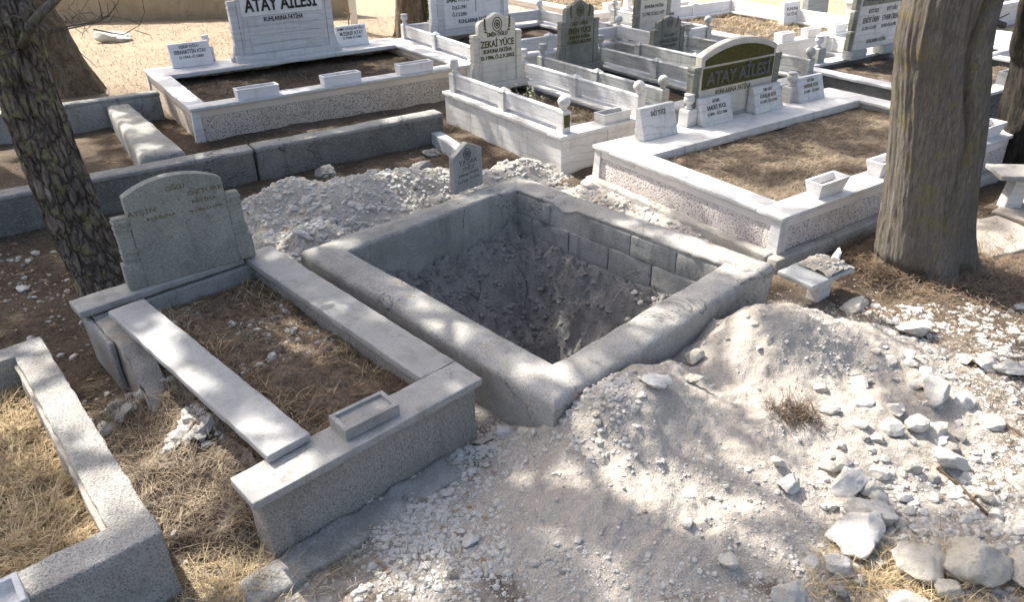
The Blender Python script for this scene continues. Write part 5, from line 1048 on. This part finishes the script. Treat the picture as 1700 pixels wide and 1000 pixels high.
BIGL = [(1425, 880, 96, 74, 'big jagged white rock, largest of the cluster at the foot of the mound'), (1525, 930, 70, 66, 'blocky white rock at the bottom right, left of the yellowish one'), (1612, 930, 100, 86, 'large yellowish boulder at the bottom right'), (1690, 945, 56, 60, 'pale rock cut by the right edge beside the yellowish boulder'), (1572, 762, 58, 46, 'rounded white rock alone near a fallen stick'), (1440, 843, 70, 52, 'lumpy white rock touching the big jagged one above'), (1408, 797, 58, 42, 'smooth grey-white rock above the lumpy one'),
        (1396, 937, 44, 44, 'angular white rock below the big jagged one'), (1552, 648, 44, 56, 'upright rough white rock on the right slope of the mound'), (1520, 545, 52, 40, 'round pale boulder near the top right of the mound'), (1676, 612, 52, 32, 'flat pale rock at the right edge, middle height'), (1634, 604, 38, 28, 'pale rock just left of the flat right-edge rock'), (1415, 508, 52, 26, 'yellowish lump on the crest of the mound behind the marble stand'), (1500, 996, 72, 44, 'white rock cut off by the bottom edge in the dry grass'), (1310, 985, 46, 40, 'pale rock at the bottom edge left of the straw clump'),
        (1575, 975, 44, 36, 'white rock half under the yellowish boulder'), (1155, 590, 36, 28, 'yellowish stone leaning against the pit wall'), (1093, 632, 48, 26, 'longish stone wedged along the foot of the pit wall'), (1150, 628, 34, 22, 'flat stone at the foot of the pit wall near the yellowish one'), (840, 715, 34, 24, 'white stone in the gap between the grave and the pit corner'), (700, 277, 34, 30, 'big grey stone on the rubble heap left of the small upright headstone'), (652, 300, 48, 16, 'long white stone lying on top of the rubble heap'), (540, 284, 30, 24, 'grey stone at the back edge of the rubble heap'), (527, 367, 24, 22, 'pale stone at the front of the rubble heap, left of a pair'), (545, 345, 20, 18, 'yellowish pale stone above the pair at the front of the rubble heap'), (548, 366, 16, 18, 'ochre stone in the pair at the front of the rubble heap'), (616, 287, 28, 18, 'white stone behind the long one on the rubble heap'), (715, 254, 32, 14, 'grey stone at the back right of the rubble heap'), (502, 388, 26, 18, 'pale flat stone just behind the pit wall corner'),
        (990, 312, 50, 22, 'pale stone in the strip between the pit and the right grave'), (1016, 314, 22, 22, 'upright stone next to the pale one between pit and right grave'), (1083, 346, 34, 16, 'flat whitish stone at the foot of the right grave wall'), (783, 896, 34, 22, 'flat white stone alone on the lower left of the mound'), (1210, 930, 26, 36, 'slanting white stone on the lower middle of the mound'), (1143, 865, 22, 24, 'small cube-like white stone alone in the middle of the mound'), (1308, 803, 38, 30, 'white stone on the lower right slope of the mound'), (1290, 766, 28, 24, 'slender white stone above another on the right slope of the mound'), (190, 62, 44, 24, 'lumpy pale rock on the sunlit ground at the upper left'), (236, 24, 36, 30, 'ochre rock against the boundary wall at the top left'), (41, 480, 24, 12, 'flat pale stone on the soil left of the leaning pine'), (40, 460, 10, 9, 'small pale stone above the flat one left of the pine'), (61, 420, 14, 13, 'small round stone under the long wall at the left')]
for k, (u, v, w_, h_, lb) in enumerate(BIGL):
    mt = 'limestone_ochre' if ('yellow' in lb or 'ochre' in lb) else ('limestone_grey' if 'grey stone' in lb else 'limestone')
    o = stone(u, v, w_, h_, mt, lb, None, k % 8 if w_ >= 26 else None)
    if mt != 'limestone' and w_ >= 26: o.data = o.data.copy(); o.data.materials[0] = M[mt]
LM = {}
ORD = ['', 'second ', 'third ', 'fourth ', 'fifth ', 'sixth ', 'seventh ', 'eighth ', 'ninth ', 'tenth ', 'eleventh ', 'twelfth ', 'thirteenth ', 'fourteenth ', 'fifteenth ', 'sixteenth ', 'seventeenth ', 'eighteenth ', 'nineteenth ', 'twentieth ', 'twenty-first ', 'twenty-second ', 'twenty-third ', 'twenty-fourth ', 'twenty-fifth ', 'twenty-sixth ', 'twenty-seventh ', 'twenty-eighth ']
def many(n, boxes, lo, hi, marks, group, mt=('limestone',) * 9 + ('limestone_ochre', 'limestone_grey')):
    L = []
    for k in range(n):
        u0, u1, v0, v1 = random.choice(boxes); w_ = lo + (hi - lo) * random.random() ** 2.2; q = random.uniform(.6, .95); u, v = random.uniform(u0, u1), random.uniform(v0, v1); mm = random.choice(mt)
        o = stone(u, v, w_, w_ * q, mm, 'x', group)
        nm_, mu, mv = min(marks, key=lambda m: math.hypot(m[1] - u, (m[2] - v) * 1.4)); dx, dy = u - mu, (v - mv) * 1.4
        side = ('right' if dx > 0 else 'left') if abs(dx) > abs(dy) else ('near' if dy > 0 else 'far')
        L.append((nm_, side, math.hypot(dx, dy), o, {'limestone': 'white', 'limestone_ochre': 'ochre', 'limestone_grey': 'grey'}[mm] + (' flattish' if q < .7 else ' rounded' if q > .85 else '')))
    cnt = {}
    for nm_, side, dd, o, lk in sorted(L, key=lambda r: r[2]):
        i = cnt.get((nm_, side), 0); cnt[(nm_, side)] = i + 1
        o['label'] = f'{lk} stone, {ORD[min(i, 27)]}nearest to the {nm_} on its {side} side'
many(120, [(1340, 1700, 640, 1000), (1420, 1700, 560, 760), (1360, 1560, 700, 960)], 12, 42, [('big jagged white rock', 1425, 880), ('yellowish boulder', 1612, 930), ('lone rounded rock', 1572, 762), ('upright rough rock', 1552, 648), ('round pale boulder', 1520, 545), ('flat edge rock', 1676, 612), ('blocky white rock', 1525, 930), ('smooth grey-white rock', 1408, 797), ('bottom edge rock', 1310, 985), ('fallen stick', 1615, 835)], 'stones strewn at the right foot of the mound')
many(34, [(560, 760, 800, 1000), (640, 900, 880, 1000)], 10, 24, [('foot slab end', 750, 805), ('flat lone stone', 783, 896), ('thin twig', 590, 912)], 'stones below the foreground grave')
many(26, [(1020, 1280, 480, 640), (930, 1060, 650, 700)], 9, 20, [('yellowish wall stone', 1155, 590), ('wedged long stone', 1093, 632), ('front pit corner', 925, 700), ('right pit corner', 1285, 490)], 'stones along the pit wall')
many(70, [(430, 780, 275, 390), (480, 620, 330, 400)], 8, 22, [('long white heap stone', 652, 300), ('big grey heap stone', 700, 277), ('heap stone pair', 535, 367), ('small pointed headstone', 775, 290), ('arched headstone', 405, 350)], 'stones on the back rubble heap')
many(18, [(20, 200, 420, 620)], 7, 16, [('flat pale soil stone', 41, 480), ('leaning pine', 175, 475), ('terrazzo kerb corner', 60, 565)], 'stones left of the pine')
many(22, [(200, 420, 640, 980)], 12, 34, [('near terrazzo corner', 270, 890), ('loose slab end', 470, 750), ('broken left wall', 200, 600), ('gap middle', 290, 790)], 'stones between the near graves', ('limestone', 'limestone', 'limestone_grey'))
many(20, [(880, 1250, 680, 980)], 8, 16, [('cube-like stone', 1143, 865), ('dark grass tuft', 1320, 690), ('slanting mound stone', 1210, 930), ('nearest pit corner', 925, 712)], 'stones on the open mound')

# small upright headstone on the back wall of the pit
a, b = W(754, 313, PIT_H), W(803, 297, PIT_H); yh = thing('headstone', 'small grey pointed headstone with a carved rose on the back wall of the pit', 'headstone', ((a.x + b.x) / 2, (a.y + b.y) / 2, PIT_H - .05), math.atan2(b.y - a.y, b.x - a.x) + R(3)); wd = (b - a).length
MB().prism_y([(-wd / 2, 0), (wd / 2, 0), (wd / 2, .335), (0, .405), (-wd / 2, .31)], 0, .06).build('slab', 'marker_grey', yh, bevel=.005)
emblem(yh, -.01, -.001, .315, .042, 'letter_carved')
for s, sz, x, z, w_ in (('YAŞAR', .062, .0, .225, .19), ('YÜCE', .05, .0, .175, .13), ('RUHUNA', .03, -.06, .13, .10), ('FATİHA', .03, .06, .135, .10), ('D.1933', .034, -.065, .075, .10), ('Ö.1974', .034, .065, .085, .10)): text(yh, s, sz, x, -.0014, z, 'letter_carved', width=w_ * wd / .3, bold=.0)

# ------------------------------------------------------------------ gravel, needles, straw, sticks
def scat(n, x0, x1, y0, y1, zf, mask):
    p = uni(n, x0, x1, y0, y1); p = p[mask(p)]; return np.column_stack([p, zf(p[:, 0], p[:, 1])])
def m_near(p): return (mound_z(p[:, 0], p[:, 1]) > -.03) & ~pit_inside(p[:, 0], p[:, 1], -.01) & (RNG.uniform(size=len(p)) < np.clip(.24 - 1.6 * np.clip(mound_z(p[:, 0], p[:, 1]) - .05, 0, .2) + .5 * fbm(xyz(p[:, 0], p[:, 1]), 2.0, 3, 51) + 1.2 * np.clip(.10 - mound_z(p[:, 0], p[:, 1]), 0, .1) * 5, .04, 1))
P = scat(56000, -.9, 3.3, 1.4, 4.9, surf_z, m_near); gravel('gravel', P, np.minimum(RNG.gamma(1.3, .0028, len(P)) + .0018, .02), 'limestone', 'fine white gravel covering the large foreground mound')
def m_foot(p):
    u = (p[:, 0] - FO[0]) * math.cos(FA) + (p[:, 1] - FO[1]) * math.sin(FA); v = -(p[:, 0] - FO[0]) * math.sin(FA) + (p[:, 1] - FO[1]) * math.cos(FA)
    k = np.clip((.72 + v + .5 * fbm(xyz(p[:, 0], p[:, 1]), 2.2, 3, 58)) / .8, 0, 1) ** 1.5 * np.clip((u - .05) / .3, 0, 1)
    return (v < .02) & (RNG.uniform(size=len(p)) < k) & ~pit_inside(p[:, 0], p[:, 1], -.01)
P = scat(22000, -1.0, .9, 1.5, 3.2, surf_z, m_foot); gravel('gravel', P, np.minimum(RNG.gamma(1.8, .0042, len(P)) + .0025, .024), 'limestone', 'coarser white gravel at the foot of the foreground grave')
P = scat(12000, 1.4, 4.3, 1.2, 4.4, surf_z, lambda p: (fbm(xyz(p[:, 0], p[:, 1]), 1.6, 3, 52) > -.15) & (RNG.uniform(size=len(p)) < np.clip((p[:, 0] - 1.25) / .9, 0, 1) * np.clip((4.0 - p[:, 0] + .5 * fbm(xyz(p[:, 0], p[:, 1]), 1.3, 3, 59)) / 1.3, 0, 1) * np.clip(1.3 - mound_z(p[:, 0], p[:, 1]) / .10, .03, 1))); gravel('gravel', P, np.minimum(RNG.gamma(1.7, .006, len(P)) + .003, .035), 'limestone', 'scattered white chips among the stones at the right')
P = scat(16000, -2.5, 1.8, 4.6, 7.4, surf_z, lambda p: (back_mound_z(p[:, 0], p[:, 1]) > -.02) & ~pit_inside(p[:, 0], p[:, 1], -.02)); gravel('gravel', P, np.minimum(RNG.gamma(1.8, .0055, len(P)) + .003, .03), 'limestone', 'pale gravel on the rubble heap behind the pit')
P = scat(2600, -4.6, -1.2, 3.0, 6.0, surf_z, lambda p: fbm(xyz(p[:, 0], p[:, 1]), 1.7, 3, 53) > .2); gravel('gravel', P, np.minimum(RNG.gamma(1.6, .006, len(P)) + .003, .03), 'limestone', 'white chips on the dark soil round the pine')
P = scat(24000, -5.0, -1.2, 2.4, 8.5, ground_z, lambda p: np.ones(len(p), bool)); lying('pine_needles', P, RNG.uniform(.05, .14, len(P)), .003, 'litter', 'brown pine needles on the soil at the left', zf=ground_z)
P = scat(20000, 2.2, 6.2, 2.6, 7.6, ground_z, lambda p: mound_z(p[:, 0], p[:, 1]) < 0); lying('pine_needles', P, RNG.uniform(.05, .14, len(P)), .003, 'litter', 'brown needles on the ground round the big trunk', zf=ground_z)
P = scat(9000, 2.0, 6.0, 2.2, 6.4, ground_z, lambda p: (mound_z(p[:, 0], p[:, 1]) < 0) & (fbm(xyz(p[:, 0], p[:, 1]), 1.4, 3, 55) > 0)); strands('dry_grass', P, RNG.uniform(.03, .09, len(P)), .003, RNG.uniform(.7, 1.5, len(P)), 'straw_dull', 'short dry grass round the big trunk')
P = scat(26000, -11, -1.5, 9.5, 17.2, ground_z, lambda p: np.ones(len(p), bool)); strands('dry_grass', P, RNG.uniform(.03, .09, len(P)), .007, RNG.uniform(.6, 1.5, len(P)), 'straw_dull', 'short straw on the sunlit ground at the upper left')
P = scat(2600, -5, 6, 2.2, 9.2, ground_z, lambda p: ~pit_inside(p[:, 0], p[:, 1], -.02) & (mound_z(p[:, 0], p[:, 1]) < .02)); lying('dead_leaves', P, RNG.uniform(.02, .05, len(P)), RNG.uniform(.008, .02, len(P)), 'dead_leaf', 'small dead leaves scattered on the soil', 'dead leaves', zf=surf_z, dz=.008)
q = RNG.normal(0, 1, (5000, 2)) * .30 + np.array([B4.x, B4.y]); P = np.column_stack([q, ground_z(q[:, 0], q[:, 1])]); lying('pine_needles', P, RNG.uniform(.05, .13, len(P)), .0035, 'needle_red', 'thick reddish needle litter gathered at the foot of the big trunk', zf=ground_z, dz=.03)
for (u, v, n, sx, lb, mt) in ((1480, 970, 900, .16, 'golden straw clump at the bottom right among white rocks', 'straw'), (1320, 690, 380, .07, 'dark dead grass tuft on the middle of the mound', 'litter'), (1640, 1000, 500, .2, 'straw at the bottom right corner', 'straw'), (390, 965, 700, .14, 'golden straw at the bottom between the near graves', 'straw'), (560, 935, 320, .16, 'dead grass under the edge of the foot slab', 'straw_dull'), (1180, 480, 0, .1, '', 'straw'), (745, 215, 260, .12, 'dry stalks in the corner between long wall and marble grave', 'straw_dull')):
    if n:
        c = on(u, v); q = RNG.normal(0, 1, (n, 2)) * np.array([sx, sx * .6]) + np.array([c.x, c.y]); P = np.column_stack([q, surf_z(q[:, 0], q[:, 1])])
        strands('grass_clump', P, RNG.uniform(.05, .17, n), .0032, RNG.uniform(.5, 1.6, n), mt, lb)
for pts, r, lb in (([(1555, 780), (1590, 808), (1615, 835), (1638, 858)], .011, 'dark fallen stick with a pale broken end among the right stones'), ([(1330, 650), (1345, 668), (1355, 690)], .004, 'thin dry twig lying on the mound'), ([(780, 740), (800, 742), (818, 732)], .007, 'curved pale stick beside the front grave corner'), ([(1640, 690), (1668, 705), (1695, 726)], .006, 'thin stick near the right edge'), ([(560, 925), (590, 912), (612, 900)], .004, 'thin twig at the edge of the foot slab')):
    pw = [on(u, v) + Vector((0, 0, r * 1.2)) for u, v in pts]; o = MB().tube(pw, [r * (1 - .12 * i) for i in range(len(pw))], 7).build('stick', 'bark_brown', None, True); tag(o, lb, 'stick')
